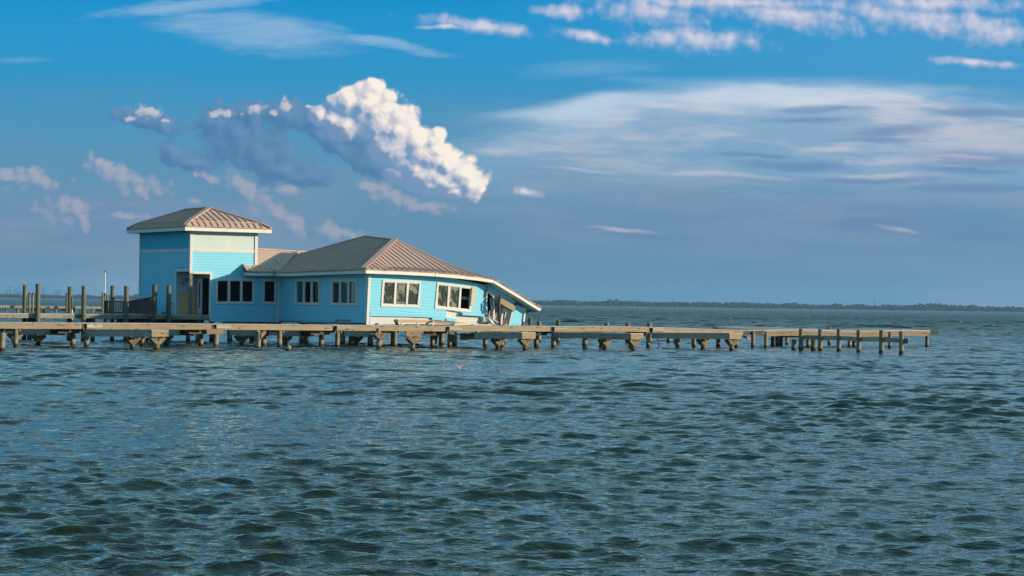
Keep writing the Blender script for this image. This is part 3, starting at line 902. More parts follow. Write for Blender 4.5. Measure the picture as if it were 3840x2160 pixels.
# ---- main block, left wall in shade
zm_top = zpx(A1, -B1, 1020)
zm_bot = zpx(A1, -B1, 1213)
h3 = window(lambda x, y: ha(*c3(x, y), a=A1), [(754, 709), (1089, 712), (1088, 1066), (752, 1062)],
            [quad(773, 738, 861, 1035, -2, 2), quad(880, 740, 966, 1036, -2, 1), quad(986, 741, 1072, 1037, -2, 0)], 'left', A1, ['glass', 'glass', 'glass'])
h4 = window(lambda x, y: ha(*c3(x, y), a=A1), [(1237, 711), (1604, 715), (1594, 1076), (1234, 1071)],
            [quad(1257, 738, 1354, 1040, -2, 2), quad(1372, 740, 1468, 1042, -4, 2), quad(1487, 742, 1585, 1044, -7, 1)], 'left', A1, ['glass_grey', 'glass', 'glass'])
bl = lambda x, y: ha(*c3(x, y), a=A1)
bot = [bl(545, 1300), bl(545, 1272), bl(860, 1284), bl(862, 1296), bl(1290, 1298), bl(1292, 1262), bl(1500, 1266), bl(1512, 1302), (-B1, bl(1600, 1304)[1])]
wall_left('wall', [(0.0, bot[0][1])] + [bot[1], bot[2], bot[3], bot[4], bot[5], bot[6], bot[7], bot[8]] + [(-B1, zm_top + 0.1), (0.0, zm_top + 0.1)], [h3, h4], 'siding', a=A1)
mb = MB(); mb.sheet([(0.0, zbase - .02), (-B1, zm_bot), (-B1, zm_bot + 0.6), (0.0, zbase + 0.6)], [], lambda p: W(A1 + 0.125, p[0], p[1]), lambda p: p, EA * 0.05); mb.build('sheathing', M['porch_white'], house)

# ---- main block, front wall in the sun, sagging to the right
fr = lambda x, y: hb(*c4(x, y), b=-B1)
fr5 = lambda x, y: hb(*c5(x, y), b=-B1)
W5 = [(342, 684), (865, 704), (835, 1061), (318, 1049)]
h5 = window(fr, W5, [[(368, 714), (508, 719), (490, 1021), (346, 1015)], [(535, 722), (673, 728), (656, 1027), (516, 1022)], [(701, 729), (842, 735), (815, 1031), (679, 1027)]], 'front', -B1, 'glass_dusty_refl')
W6 = [(1082, 717), (1562, 780), (1540, 1130), (1050, 1076)]
h6 = window(fr, W6, [[(1102, 750), (1233, 766), (1216, 1056), (1085, 1045)], [(1261, 769), (1389, 784), (1369, 1071), (1239, 1060)], [(1413, 787), (1538, 805), (1519, 1091), (1396, 1078)]], 'front', -B1, 'glass_dusty_refl', skip=(2,))
def sag(p):
    """the boards follow the sag of the wall"""
    s0 = fr(450, 0)[0]
    t = max(0.0, p[0] - s0)
    return 0.012 * t * t + 0.006 * t
ftop = [fr(150, 600), fr(530, 608), fr(860, 626), fr(1200, 668), fr(1500, 720), fr(1710, 768)]
ftop = [(p[0], p[1] + 0.06) for p in ftop]
fbot = [fr(1762, 772), fr(1748, 900), fr(1735, 985), fr(1712, 990), fr(1690, 1090), fr(1735, 1115), fr(1738, 1182), fr(1420, 1160), fr(1415, 1128), fr(1210, 1093), fr(1204, 1190), fr(1340, 1215), fr(1338, 1256),
        fr(1020, 1228), fr(1016, 1200), fr(660, 1186), fr(500, 1184), fr(142, 1178)]
wall_front('wall', [(fr(150, 600)[0], fbot[-1][1])] + [ftop[0]] + ftop[1:] + fbot[:-1], [h5, h6], 'siding', b=-B1, vshift=sag, label='sagging front wall with torn lower boards')
# torn house wrap and sheathing behind the missing boards
shp = [fr(140, 1160), fr(660, 1170), fr(1205, 1080), fr(1420, 1100), fr(1740, 1150), fr(1790, 1200), fr(1850, 1300), fr(1600, 1300), fr(900, 1290), fr(140, 1296)]
mb = MB(); mb.sheet(shp, [], lambda p: W(p[0], -B1 + 0.125, p[1]), lambda p: p, EB * 0.03)
o = mb.build('sheathing', M['sheath'], house)
# sagging torn sheet at the right end of it
mb = MB()
pts = [fr5(850, 1075), fr5(900, 1000), fr5(940, 960), fr5(1010, 1010), fr5(1075, 1070), fr5(1120, 1135), fr5(1010, 1130), fr5(960, 1090)]
for k in range(len(pts)):
    a_, b_ = pts[k], pts[(k + 1) % len(pts)]
    cx = sum(p[0] for p in pts) / len(pts); cz = sum(p[1] for p in pts) / len(pts)
    mb.face([W(a_[0], -B1 - .05 - .06 * (k % 2), a_[1]), W(b_[0], -B1 - .05 - .06 * ((k + 1) % 2), b_[1]), W(cx, -B1 - 0.22, cz)], [a_, b_, (cx, cz)])
mb.build('torn_wrap', M['sheath'], house)
mb = MB(); board_front(mb, fr(163, 604), fr(133, 1290), 0.13, -B1, 0.045)
board_left(mb, (-B1 + 0.06, zm_bot), (-B1 + 0.06, zm_top), 0.12, A1, 0.042)
mb.build('corner_board', M['trim'], house, 'bright corner board of the main block')
# loose siding boards hanging off the wall
mb = MB()
board_front(mb, fr(1418, 1148), fr(1738, 1168), 0.14, -B1, 0.09, 0.03); board_front(mb, fr5(862, 780), fr5(925, 782), 0.40, -B1, 0.06, 0.03); board_front(mb, fr5(905, 672), fr5(935, 690), 0.1, -B1, 0.05, 0.03)
board_front(mb, fr(1204, 1226), fr(1342, 1238), 0.13, -B1, 0.05, 0.03)
mb.build('loose_siding', M['siding'], house)
mb = MB()
pl = [fr(1551, 784), fr(1604, 795), fr(1571, 1041), fr(1530, 1030)]
mb.sheet(pl, [], lambda p: W(p[0], -B1 - 0.075, p[1]), lambda p: p, EB * 0.03); mb.build('plywood_strip', M['ply'], house, 'bare plywood strip beside the broken window')

# ---- fallen right end
wall_front('wall', [fr5(1485, 730), fr5(1690, 795), fr5(1655, 960), fr5(1622, 1150), fr5(1405, 1150), fr5(1440, 960), fr5(1480, 850)], [], 'siding', b=-B1, vshift=lambda p: -0.2 * p[0], proud=0.02, label='leaning scrap of front wall at the fallen end')
mb = MB(); board_front(mb, fr5(1700, 800), fr5(1665, 1060), 0.10, -B1, 0.08); mb.build('corner_board', M['trim'], house, 'leaning corner board at the fallen end')
mb = MB(); wl = [fr5(955, 372), fr5(1000, 330), fr5(1300, 500), fr5(1525, 690), fr5(1505, 770), fr5(1480, 800), fr5(1140, 565), fr5(960, 440)]
mb.sheet(wl, [], lambda p: W(p[0], -B1 - 0.0, p[1]), lambda p: (p[0], p[1] + 0.6 * p[0]), EB * 0.08)
mb.build('wall', M['siding'], house, 'slanting strip of blue wall under the fallen eave')
# crushed window
wo_ = [fr5(948, 440), fr5(1150, 565), fr5(1470, 840), fr5(1405, 1150), fr5(1240, 1120), fr5(1100, 1050), fr5(942, 905)]
wp_ = [[fr5(966, 482), fr5(1080, 585), fr5(1070, 1010), fr5(965, 905)], [fr5(1118, 640), fr5(1270, 730), fr5(1228, 1100), fr5(1100, 1040)], [fr5(1290, 760), fr5(1448, 850), fr5(1385, 1138), fr5(1255, 1110)]]
mb = MB(); mb.sheet(wo_, wp_, lambda p: W(p[0], -B1 - 0.02, p[1]), lambda p: p, EB * 0.08)
win = mb.build('window', M['trim'], house, 'crushed window frame at the fallen end')
mb = MB()
q = [fr5(1130, 690), fr5(1262, 760), fr5(1222, 1095), fr5(1108, 1040)]
mb.face([W(p[0], -B1 + 0.03, p[1]) for p in q], [(p[0] * 1.7, p[1] * 1.7) for p in q]); 
q = [fr5(1255, 940), fr5(1330, 880), fr5(1310, 1120), fr5(1240, 1110)]
mb.face([W(p[0], -B1 + 0.05, p[1]) for p in q], [(p[0] * 1.7, p[1] * 1.7) for p in q])
mb.build('pane', M['glass_dusty_refl'], win, 'cracked pane in the crushed window')
mb = MB()
for x0, y0, x1, y1, wd in ((1040, 860, 1020, 990, .05), (1350, 880, 1310, 1050, .07), (1060, 600, 1075, 1000, .05)):
    p_, q_ = fr5(x0, y0), fr5(x1, y1); mb = MB(); mb.beam(W(p_[0], -B1 + .12, p_[1]), W(q_[0], -B1 + .12, q_[1]), wd, .05, up=EB)
    mb.build('sash', M['mullion'], win)
# leaning timber and the broken header beam
mb = MB()
P_ = [fr5(950, 380), fr5(935, 470), fr5(930, 600)]
mb.beam(W(P_[0][0], -B1 - .06, P_[0][1]), W(P_[2][0], -B1 - .06, P_[2][1]), 0.06, 0.05, up=EB); mb.build('torn_edge', M['railwood'], house)
# dark sheets painted as shade of the torn gap under the eave; splintered studs round the crushed window
mb = MB(); mb.sheet([fr5(1505, 690), fr5(1560, 700), fr5(1655, 770), fr5(1520, 738), fr5(1490, 800), fr5(1470, 800)], [], lambda p: W(p[0], -B1 - .03, p[1]), lambda p: p, EB * .02); mb.build('gap_shade', M['railwood'], house)
mb = MB(); mb.sheet([fr5(1440, 760), fr5(1490, 805), fr5(1455, 850), fr5(1400, 800)], [], lambda p: W(p[0], -B1 - .035, p[1]), lambda p: p, EB * .02); mb.build('gap_shade', M['dark'], house)
for x0, y0, x1, y1, wd, mm in ((1005, 860, 985, 1000, .05, 'rawboard'), (1345, 885, 1300, 1120, .08, 'railwood'), (1085, 590, 1090, 1010, .06, 'trim'), (925, 760, 945, 905, .05, 'siding'), (880, 405, 990, 440, .05, 'siding'), (860, 360, 985, 378, .05, 'siding')):
    p_, q_ = fr5(x0, y0), fr5(x1, y1); mb = MB(); mb.beam(W(p_[0], -B1 - .05, p_[1]), W(q_[0], -B1 - .09, q_[1]), wd, .03, up=EB); mb.build('splintered_board', M[mm], house)
# ---- floor, ceilings and rear rooms
AX = A1 + MW
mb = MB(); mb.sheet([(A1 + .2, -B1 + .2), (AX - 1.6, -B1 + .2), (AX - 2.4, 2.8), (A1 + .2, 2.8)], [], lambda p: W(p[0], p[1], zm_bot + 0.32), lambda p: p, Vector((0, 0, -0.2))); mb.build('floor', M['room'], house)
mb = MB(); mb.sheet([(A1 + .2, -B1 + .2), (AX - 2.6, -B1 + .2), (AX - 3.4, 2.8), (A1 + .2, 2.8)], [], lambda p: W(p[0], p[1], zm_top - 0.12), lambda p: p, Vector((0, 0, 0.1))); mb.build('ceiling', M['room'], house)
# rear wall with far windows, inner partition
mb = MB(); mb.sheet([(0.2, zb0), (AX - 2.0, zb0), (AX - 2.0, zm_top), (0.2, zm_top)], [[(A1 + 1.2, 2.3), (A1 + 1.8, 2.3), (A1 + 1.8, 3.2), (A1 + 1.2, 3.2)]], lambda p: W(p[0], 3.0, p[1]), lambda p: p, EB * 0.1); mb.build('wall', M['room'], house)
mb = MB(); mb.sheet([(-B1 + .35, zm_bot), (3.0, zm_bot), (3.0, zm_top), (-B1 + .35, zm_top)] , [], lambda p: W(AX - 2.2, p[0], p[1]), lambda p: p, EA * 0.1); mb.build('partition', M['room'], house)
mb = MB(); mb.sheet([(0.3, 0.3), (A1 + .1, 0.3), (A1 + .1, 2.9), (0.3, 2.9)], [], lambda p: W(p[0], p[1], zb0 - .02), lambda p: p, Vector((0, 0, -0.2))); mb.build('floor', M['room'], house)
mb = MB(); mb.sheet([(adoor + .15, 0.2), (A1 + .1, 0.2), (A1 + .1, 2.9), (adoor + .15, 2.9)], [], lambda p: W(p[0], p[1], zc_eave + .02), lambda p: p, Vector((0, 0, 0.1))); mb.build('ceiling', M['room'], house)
# dark panel added to black out the upper opening of the fallen end room
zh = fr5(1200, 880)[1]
mb = MB(); mb.sheet([(AX - 2.25, zh), (AX - .3, zh - .25), (AX + .1, zh - .1), (AX - .3, zh + .75), (AX - 2.25, zh + 1.5)], [], lambda p: W(p[0], -B1 + 1.6, p[1]), lambda p: p, EB * 0.05); mb.build('darkening_panel', M['room'], house)
# a fallen white rafter seen through the open window
mb = MB(); a_, b_ = fr(1400, 918), fr(1760, 965); mb.beam(W(a_[0], -B1 + .5, a_[1]), W(b_[0] + .2, -B1 + .7, b_[1]), 0.10, 0.14); mb.build('fallen_rafter', M['trim'], house)
mb = MB(); a_, b_ = fr5(1640, 830), fr5(960, 700); mb.beam(W(a_[0] - 1.2, -B1 + 1.6, a_[1] + .2), W(b_[0], -B1 + .9, b_[1]), 0.08, 0.12); mb.build('fallen_rafter', M['trim'], house)

# ---- roofs
def roof_plane(P, uvs, m='roof', name='roof', th=0.05, label=None, parent=None):
    mb = MB()
    n = (Vector(P[1]) - Vector(P[0])).cross(Vector(P[2]) - Vector(P[0])).normalized()
    if n.z < 0: n = -n
    mb.sheet([(k, 0) for k in range(len(P))], [], lambda p: P[int(p[0])], lambda p: (P[int(p[0])][0], P[int(p[0])][1]), -n * th) if False else None
    tri = tessellate_polygon([P])
    for t in tri:
        mb.face([P[k] for k in t]); mb.face([P[k] - n * th for k in reversed(t)])
    for k in range(len(P)):
        k2 = (k + 1) % len(P); mb.face([P[k], P[k2], P[k2] - n * th, P[k] - n * th])
    return mb, n
def ribs(mb, P, n, e0, e1, step, off=0.0, hgt=0.048, wd=0.035):
    """standing seams at right angles to the eave e0-e1, clipped to the roof face"""
    e = (e1 - e0); L = e.length; e = e / L
    g = n.cross(e).normalized()
    if g.z < 0: g = -g
    q = [((p - e0).dot(e), (p - e0).dot(g)) for p in P]
    s0, s1 = min(p[0] for p in q), max(p[0] for p in q)
    s = s0 + step * 0.5 + off
    while s < s1:
        ts = []
        for k in range(len(q)):
            a, b = q[k], q[(k + 1) % len(q)]
            if (a[0] - s) * (b[0] - s) < 0: ts.append(a[1] + (b[1] - a[1]) * (s - a[0]) / (b[0] - a[0]))
        ts.sort()
        for k in range(0, len(ts) - 1, 2):
            if ts[k + 1] - ts[k] > 0.12:
                a, b = e0 + e * s + g * (ts[k] + 0.01), e0 + e * s + g * (ts[k + 1] - 0.06)
                mb.beam(a + n * hgt / 2, b + n * hgt / 2, wd, hgt, up=n)
        s += step
def cap(mb, a, b, wd=0.26, h=0.05): mb.beam(a + Vector((0, 0, h * .6)), b + Vector((0, 0, h * .6)), wd, h)

# tower roof: steep top over a flatter skirt
oh = 0.56
ze = zpx(-oh, -oh, 847); 
ins = 0.42
zk = zpx(ins - oh + 0.0, ins - oh + 0.0, 829)
ctr = TA / 2
zr = zpx(ctr, TB / 2, 782.5)
E_ = [W(-oh, -oh, ze), W(TA + oh, -oh, ze), W(TA + oh, TB + oh, ze), W(-oh, TB + oh, ze)]
k_ = ins - oh
K_ = [W(k_, k_, zk), W(TA - k_, k_, zk), W(TA - k_, TB - k_, zk), W(k_, TB - k_, zk)]
half = (TB - TA) / 2
R0, R1 = W(ctr, TB / 2 - half, zr), W(ctr, TB / 2 + half, zr)
troof = None
for P_, e0, e1 in (([E_[0], E_[1], K_[1], K_[0]], E_[0], E_[1]), ([E_[1], E_[2], K_[2], K_[1]], E_[1], E_[2]), ([E_[2], E_[3], K_[3], K_[2]], E_[2], E_[3]), ([E_[3], E_[0], K_[0], K_[3]], E_[3], E_[0]),
                   ([K_[0], K_[1], R0], K_[0], K_[1]), ([K_[1], K_[2], R1, R0], K_[1], K_[2]), ([K_[2], K_[3], R1], K_[2], K_[3]), ([K_[3], K_[0], R0, R1], K_[3], K_[0])):
    mb, n = roof_plane(P_, None)
    ribs(mb, P_, n, e0, e1, 0.36)
    if troof is None: troof = mb
    else:
        i = len(troof.v); troof.v += mb.v; troof.f += [tuple(i + k for k in f) for f in mb.f]; troof.uv += mb.uv; troof.sm += mb.sm
for a, b in ((K_[0], R0), (K_[1], R0), (K_[2], R1), (K_[3], R1), (R0, R1), (E_[0], K_[0]), (E_[1], K_[1]), (E_[3], K_[3])): cap(troof, a, b)
for k in range(4):
    a, b = K_[k], K_[(k + 1) % 4]; cap(troof, a, b, 0.10, 0.03)
tr = troof.build('roof', M['roof'], house, 'steep tower roof of tan ribbed metal')
FH = 0.19
def fascia_ring(pts, name, parent, zt_off=-0.02, drop=FH, closed=True, th=0.035, edge=True):
    f = MB(); r = MB()
    n_ = len(pts)
    for k in range(n_ if closed else n_ - 1):
        a, b = pts[k], pts[(k + 1) % n_]
        f.beam(a + Vector((0, 0, zt_off - drop / 2)), b + Vector((0, 0, zt_off - drop / 2)), th, drop)
        r.beam(a + Vector((0, 0, zt_off + 0.025)), b + Vector((0, 0, zt_off + 0.025)), th + 0.05, 0.05)
    o1 = f.build('fascia', M['fascia'], parent); r.build('drip_edge', M['roof_edge'], o1)
fascia_ring(E_, 'fascia', house, -0.055)
mb = MB(); mb.sheet([(-oh + .02, -oh + .02), (TA + oh - .02, -oh + .02), (TA + oh - .02, TB + oh - .02), (-oh + .02, TB + oh - .02)], [], lambda p: W(p[0], p[1], ze - FH - 0.0), lambda p: p, Vector((0, 0, 0.02))); mb.build('soffit', M['soffit'], house)

# main roof
bE = -B1 - OVH; aE = A1 - OVH
zE0 = zpx(aE, bE, 1008)
half = (MW + 2 * OVH) / 2
apN_ab = (A1 + MW / 2, bE + half)
_ps = []
# near apex: on the roof's long axis, where the picture shows it
ba = ha(1482, 899, a=A1 + MW / 2); bf = ha(1371, 886, a=A1 + MW / 2)
apN = W(A1 + MW / 2, ba[0], ba[1]); apF = W(A1 + MW / 2, bf[0], bf[1])
bEF = bf[0] + (ba[0] - bE)
E0 = W(aE, bE, zE0)
V0b, V0z = ha(1037, 1018, a=aE)
V0b, V0z = ha(1037, 1018, a=aE)
_n = (apN - E0).cross(apF - E0)
EF = W(aE, bEF, 0); EF.z = E0.z - (_n.x * (EF.x - E0.x) + _n.y * (EF.y - E0.y)) / _n.z

# left slope, a long shaded face
fz = [(1374, 1008), (1290, 1011), (1180, 1015), (1090, 1019), (1037, 1019)]
lv = [ha(x, y, a=aE) for x, y in fz]
EF = W(aE, bEF, lv[-1][1])
_lb = [p[0] for p in lv] + [bEF]; _lz = [p[1] for p in lv] + [lv[-1][1]]
def side_top(b):
    """top of the left slope above the eave point b: hip, ridge, hip; returns (a, z)"""
    if b < ba[0]: t = (b - bE) / (ba[0] - bE); return aE + t * (A1 + MW / 2 - aE), zE0 + t * (ba[1] - zE0)
    if b < bf[0]: t = (b - ba[0]) / (bf[0] - ba[0]); return A1 + MW / 2, ba[1] + t * (bf[1] - ba[1])
    t = (b - bf[0]) / (bEF - bf[0]); return A1 + MW / 2 + t * (aE - A1 - MW / 2), bf[1] + t * (EF.z - bf[1])
def side_pt(b, t, up=0.0):
    a1_, z1_ = side_top(b); z0_ = float(np.interp(b, _lb, _lz)); 
    return W(aE + (a1_ - aE) * t, b, z0_ + (z1_ - z0_) * t + up)
mb = MB(); vs = []; uvs = []; fs = []
bs = sorted(set([bE + 1e-3 + (bEF - bE - 2e-3) * i / 50 for i in range(51)] + [ba[0], bf[0]])); NB_ = len(bs); NT_ = 8
for b in bs:
    for j in range(NT_ + 1): vs.append(side_pt(b, j / NT_)); uvs.append((b, j / NT_ * 5))
for i in range(NB_ - 1):
    for j in range(NT_): q = i * (NT_ + 1) + j; fs.append((q, q + NT_ + 1, q + NT_ + 2, q + 1))
mb.grid(vs, fs, uvs, True)
b = bE + .3
while b < bEF - .3:
    if (side_pt(b, 1) - side_pt(b, 0)).length > .3:
        for j in range(6): mb.beam(side_pt(b, j / 6, .02), side_pt(b, (j + 1) / 6, .02), .035, .045)
    b += .30
cap(mb, E0, apN, 0.30, 0.06); cap(mb, apN, apF, 0.22, 0.05); cap(mb, apF, EF, 0.22, 0.05)
mb.build('roof', M['roof'], house, 'long shaded left slope of the main roof')
# back slope and rear hip, unseen but closing the roof
E1_ab = hb(2027, 1152, b=bE); E1 = W(E1_ab[0], bE, E1_ab[1])
mb, n2 = roof_plane([apN, apF, W(A1 + MW + OVH, bEF, zE0 - 0.6), E1], None)
mb.build('roof', M['roof'], house)
mb, n2 = roof_plane([apF, EF, W(A1 + MW + OVH, bEF, zE0 - 0.6)], None); mb.build('roof', M['roof'], house)
# front slope: its eave sags, kinks and drops
ev = [(1374, 1009), (1500, 1013), (1630, 1020), (1720, 1028), (1800, 1037), (1850, 1045), (1895, 1071), (1950, 1104), (2000, 1136), (2027, 1152)]
evs = [hb(x, y, b=bE) for x, y in ev]
EVA = np.array([p[0] for p in evs]); EVZ = np.array([p[1] for p in evs])
def ez(a): return float(np.interp(a, EVA, EVZ))
aN = A1 + MW / 2
def hipb(a):
    """plan depth of the hips above the eave point a"""
    if a < aN: t = (a - aE) / (aN - aE); return bE + t * (ba[0] - bE), zE0 + t * (ba[1] - zE0)
    t = (a - aN) / (E1_ab[0] - aN); return ba[0] + t * (bE - ba[0]), ba[1] + t * (E1_ab[1] - ba[1])
def front_z(a, t):
    b1, z1 = hipb(a); z0 = ez(a)
    # the panels fold along a slanting line: nearly flat over the sagging wall, steep above it
    th = float(np.interp(a - aE, [0.0, 0.9, 2.0, 4.2, 6.6, 7.2], [0.0, 0.05, 0.42, 0.27, 0.04, 0.0]))
    lo = 0.50
    if th < 1e-3 or z1 - z0 < 0.1: return z0 + (z1 - z0) * t
    zk_ = (z1 - z0) * th * lo
    if t < th: return z0 + zk_ * t / th
    return z0 + zk_ + (z1 - z0 - zk_) * (t - th) / (1 - th)
NA_, NT_ = 70, 30
mb = MB(); vs = []; uvs = []; fs = []
for i in range(NA_ + 1):
    a = aE + (E1_ab[0] - aE) * (i / NA_)
    a = min(max(a, aE + 1e-3), E1_ab[0] - 1e-3)
    b1, z1 = hipb(a)
    for j in range(NT_ + 1):
        t = j / NT_; vs.append(W(a, bE + (b1 - bE) * t, front_z(a, t))); uvs.append((a, t * (b1 - bE)))
for i in range(NA_):
    for j in range(NT_):
        q = i * (NT_ + 1) + j; fs.append((q, q + NT_ + 1, q + NT_ + 2, q + 1))
mb.grid(vs, fs, uvs, True)
s = aE + 0.25
while s < E1_ab[0] - 0.2:
    b1, z1 = hipb(s); N = 22
    pts = [W(s, bE + (b1 - bE) * (j / N), front_z(s, j / N)) for j in range(N + 1)]
    if b1 - bE > 0.2:
        for j in range(N): mb.beam(pts[j] + Vector((0, 0, .015)), pts[j + 1] + Vector((0, 0, .015)), 0.035, 0.045)
    s += 0.35
E1x = W(*[E1_ab[0], bE, E1_ab[1]])
cap(mb, E0, apN, 0.30, 0.07); cap(mb, apN, E1x, 0.2, 0.05)
froof = mb.build('roof', M['roof'], house, 'sunlit front slope of the main roof, buckled and sagging')
# back part of the fallen eave: keeps the roof edge thick
mb = MB()
for k in range(5, len(evs) - 1):
    a0_, z0_ = evs[k]; a1_, z1_ = evs[k + 1]
    mb.face([W(a0_, bE, z0_), W(a1_, bE, z1_), W(a1_, bE + 1.6, z1_ - .05), W(a0_, bE + 1.6, z0_ - .05)])
a_ = evs[5][0]
while a_ < evs[-1][0]:
    z_ = ez(a_); mb.beam(W(a_, bE - .02, z_ + .02), W(a_, bE + 1.5, z_ - .03), 0.035, 0.06); a_ += 0.30
mb.build('roof', M['roof_edge'], house, 'fallen strip of roof at the right end')
# fascia and soffit of the front eave
f = MB(); r = MB(); sf = MB()
for k in range(len(evs) - 1):
    (a0_, z0_), (a1_, z1_) = evs[k], evs[k + 1]
    if k == 2 or k == 5: a0_ += 0.03
    f.beam(W(a0_, bE - .01, z0_ - .05 - .09), W(a1_, bE - .01, z1_ - .05 - .09), 0.035, 0.17)
    r.beam(W(a0_, bE - .015, z0_ - .03), W(a1_, bE - .015, z1_ - .03), 0.08, 0.05)
    dz = 0.21
    if k < 5:
        sf.face([W(a0_, bE, z0_ - .24), W(a1_, bE, z1_ - .24), W(a1_, -B1 + .05, z1_ - .24 + .04 * (k > 2)), W(a0_, -B1 + .05, z0_ - .24 + .04 * (k > 2))])
    else:
        sf.face([W(a0_, bE, z0_ - .24), W(a1_, bE, z1_ - .24), W(a1_, -B1 + 1.0, z1_ - .30), W(a0_, -B1 + 1.0, z0_ - .30)])
o1 = f.build('fascia', M['fascia'], house, 'broken sagging fascia of the front eave'); r.build('drip_edge', M['roof_edge'], o1); sf.build('soffit', M['soffit'], house)
# left eave of the main roof
fz = [(1374, 1008), (1290, 1011), (1180, 1015), (1090, 1019), (1037, 1019)]
lv = [ha(x, y, a=aE) for x, y in fz]
f = MB(); r = MB(); sf = MB()
for k in range(len(lv) - 1):
    (b0_, z0_), (b1_, z1_) = lv[k], lv[k + 1]
    f.beam(W(aE - .01, b0_, z0_ - .15), W(aE - .01, b1_, z1_ - .15), 0.035, 0.17); r.beam(W(aE - .02, b0_, z0_ - .035), W(aE - .02, b1_, z1_ - .035), 0.09, 0.06)
    sf.face([W(aE, b0_, z0_ - .23), W(aE, b1_, z1_ - .23), W(A1 + .05, b1_, z1_ - .23), W(A1 + .05, b0_, z0_ - .23)])
o1 = f.build('fascia', M['fascia'], house); r.build('drip_edge', M['roof_edge'], o1); sf.build('soffit', M['soffit'], house)

# connector roof between tower and main block
bC = -OVH
a0c, z0c = hb(*c2(1418, 775), b=bC)
a1c, z1c = hb(1037, 1018, b=bC)
# ridge height from the picture, at mid depth
bR = 1.55
aR0, zR0 = hb(965, 933, b=bR); aR1, zR1 = hb(1107, 945, b=bR)
Pc = [W(a0c, bC, z0c), W(a1c + 0.9, bC, z1c), W(aR1 + .7, bR, zR1), W(TA + .02, bR, zR0), W(TA + .02, 0.05, z0c + (zR0 - z0c) * (0.05 - bC) / (bR - bC)), W(a0c, -0.01, z0c + (zR0 - z0c) * (-0.01 - bC) / (bR - bC))]
mb, n = roof_plane(Pc, None)
ribs(mb, Pc, n, Pc[0], Pc[1], 0.34)
cap(mb, Pc[2], Pc[3], 0.16, 0.05)
mb2, n2 = roof_plane([W(TA + .02, bR, zR0), W(aR1 + .7, bR, zR1), W(a1c + .9, 3.2, z1c), W(TA + .02, 3.2, z0c)], None)
i = len(mb.v); mb.v += mb2.v; mb.f += [tuple(i + k for k in f_) for f_ in mb2.f]; mb.uv += mb2.uv; mb.sm += mb2.sm
vb = W(a1c, bC, z1c); vt = W(aR1, bR, zR1)
cap(mb, vb + Vector((0, 0, .03)), vt + Vector((0, 0, .03)), 0.34, 0.04)
cap(mb, Pc[0] + Vector((0, 0, 0.02)), Pc[5] + Vector((0, 0, .02)), .14, .06)
mb.build('roof', M['roof'], house, 'low connecting roof between tower and main block')
f = MB(); r = MB()
f.beam(W(a0c, bC - .01, z0c - .15), W(a1c, bC - .01, z1c - .15), 0.035, 0.17); r.beam(W(a0c, bC - .02, z0c - .035), W(a1c, bC - .02, z1c - .035), .09, .06)
f.beam(W(a0c, bC - .01, z0c - .15), W(a0c, -0.04, z0c - .15), 0.035, 0.17)
o1 = f.build('fascia', M['fascia'], house); r.build('drip_edge', M['roof_edge'], o1)
mb = MB(); mb.face([W(a0c, bC, z0c - .23), W(a1c + .3, bC, z1c - .23), W(a1c + .3, 0.02, z1c - .23), W(a0c, 0.02, z0c - .23)]); mb.build('soffit', M['soffit'], house)

# ---- piles under the house
for a, b in ((A1 + .4, -B1 + .4), (A1 + 2.9, -B1 + .4), (A1 + 5.4, -B1 + .5), (A1 + .4, -B1 + 3.4), (A1 + 3.4, -B1 + 3.4), (A1 + 6.2, -B1 + 3.2), (A1 + .4, -2.0), (A1 + 3.4, -2.0), (A1 + 6, -2.0), (4.6, 0.5), (2.6, 0.5), (2.6, 2.8), (5.0, 2.8), (A1 + 3, 2.6)):
    mb = MB(); mb.post(W(a, b, -0.8), W(a, b, zm_bot + 0.15), 0.15, 0.14); mb.build('pile', M['pile'], house)
mb = MB()
for b in (-B1 + .4, -B1 + 3.4, -2.0): mb.beam(W(A1 + .2, b, zm_bot + .02), W(A1 + 6.6, b, zm_bot + .02), 0.2, 0.24)
mb.beam(W(2.2, .5, zb0 - .28), W(5.6, .5, zb0 - .28), .2, .24)
mb.build('floor_beam', M['oldwood'], house)
# tag sprayed low on the left tower wall, small hatch
mb = MB()
cz = ha(*c2(592, 1128))[1]; cb = ha(*c2(592, 1128))[0]
for k, (x0, y0, x1, y1) in enumerate([(575, 1118, 575, 1135), (575, 1118, 584, 1120), (584, 1120, 580, 1135), (588, 1130, 594, 1116), (594, 1116, 600, 1132), (603, 1118, 607, 1126), (603, 1134, 607, 1126)]):
    p_, q_ = ha(*c2(x0, y0)), ha(*c2(x1, y1))
    mb.beam(W(-0.028, p_[0], p_[1]), W(-0.028, q_[0], q_[1]), .035, .004, up=EA)
mb.build('scrawl', M['ink'], house, 'small black scrawl low on the tower wall')
mb = MB()
p_ = ha(*c2(700, 722)); mb.lathe(W(-0.03, p_[0], p_[1]), [(0, 0), (.07, 0), (.06, .04), (0, .05)], 8, axis=NA); mb.build('wall_lamp', M['trim'], house)

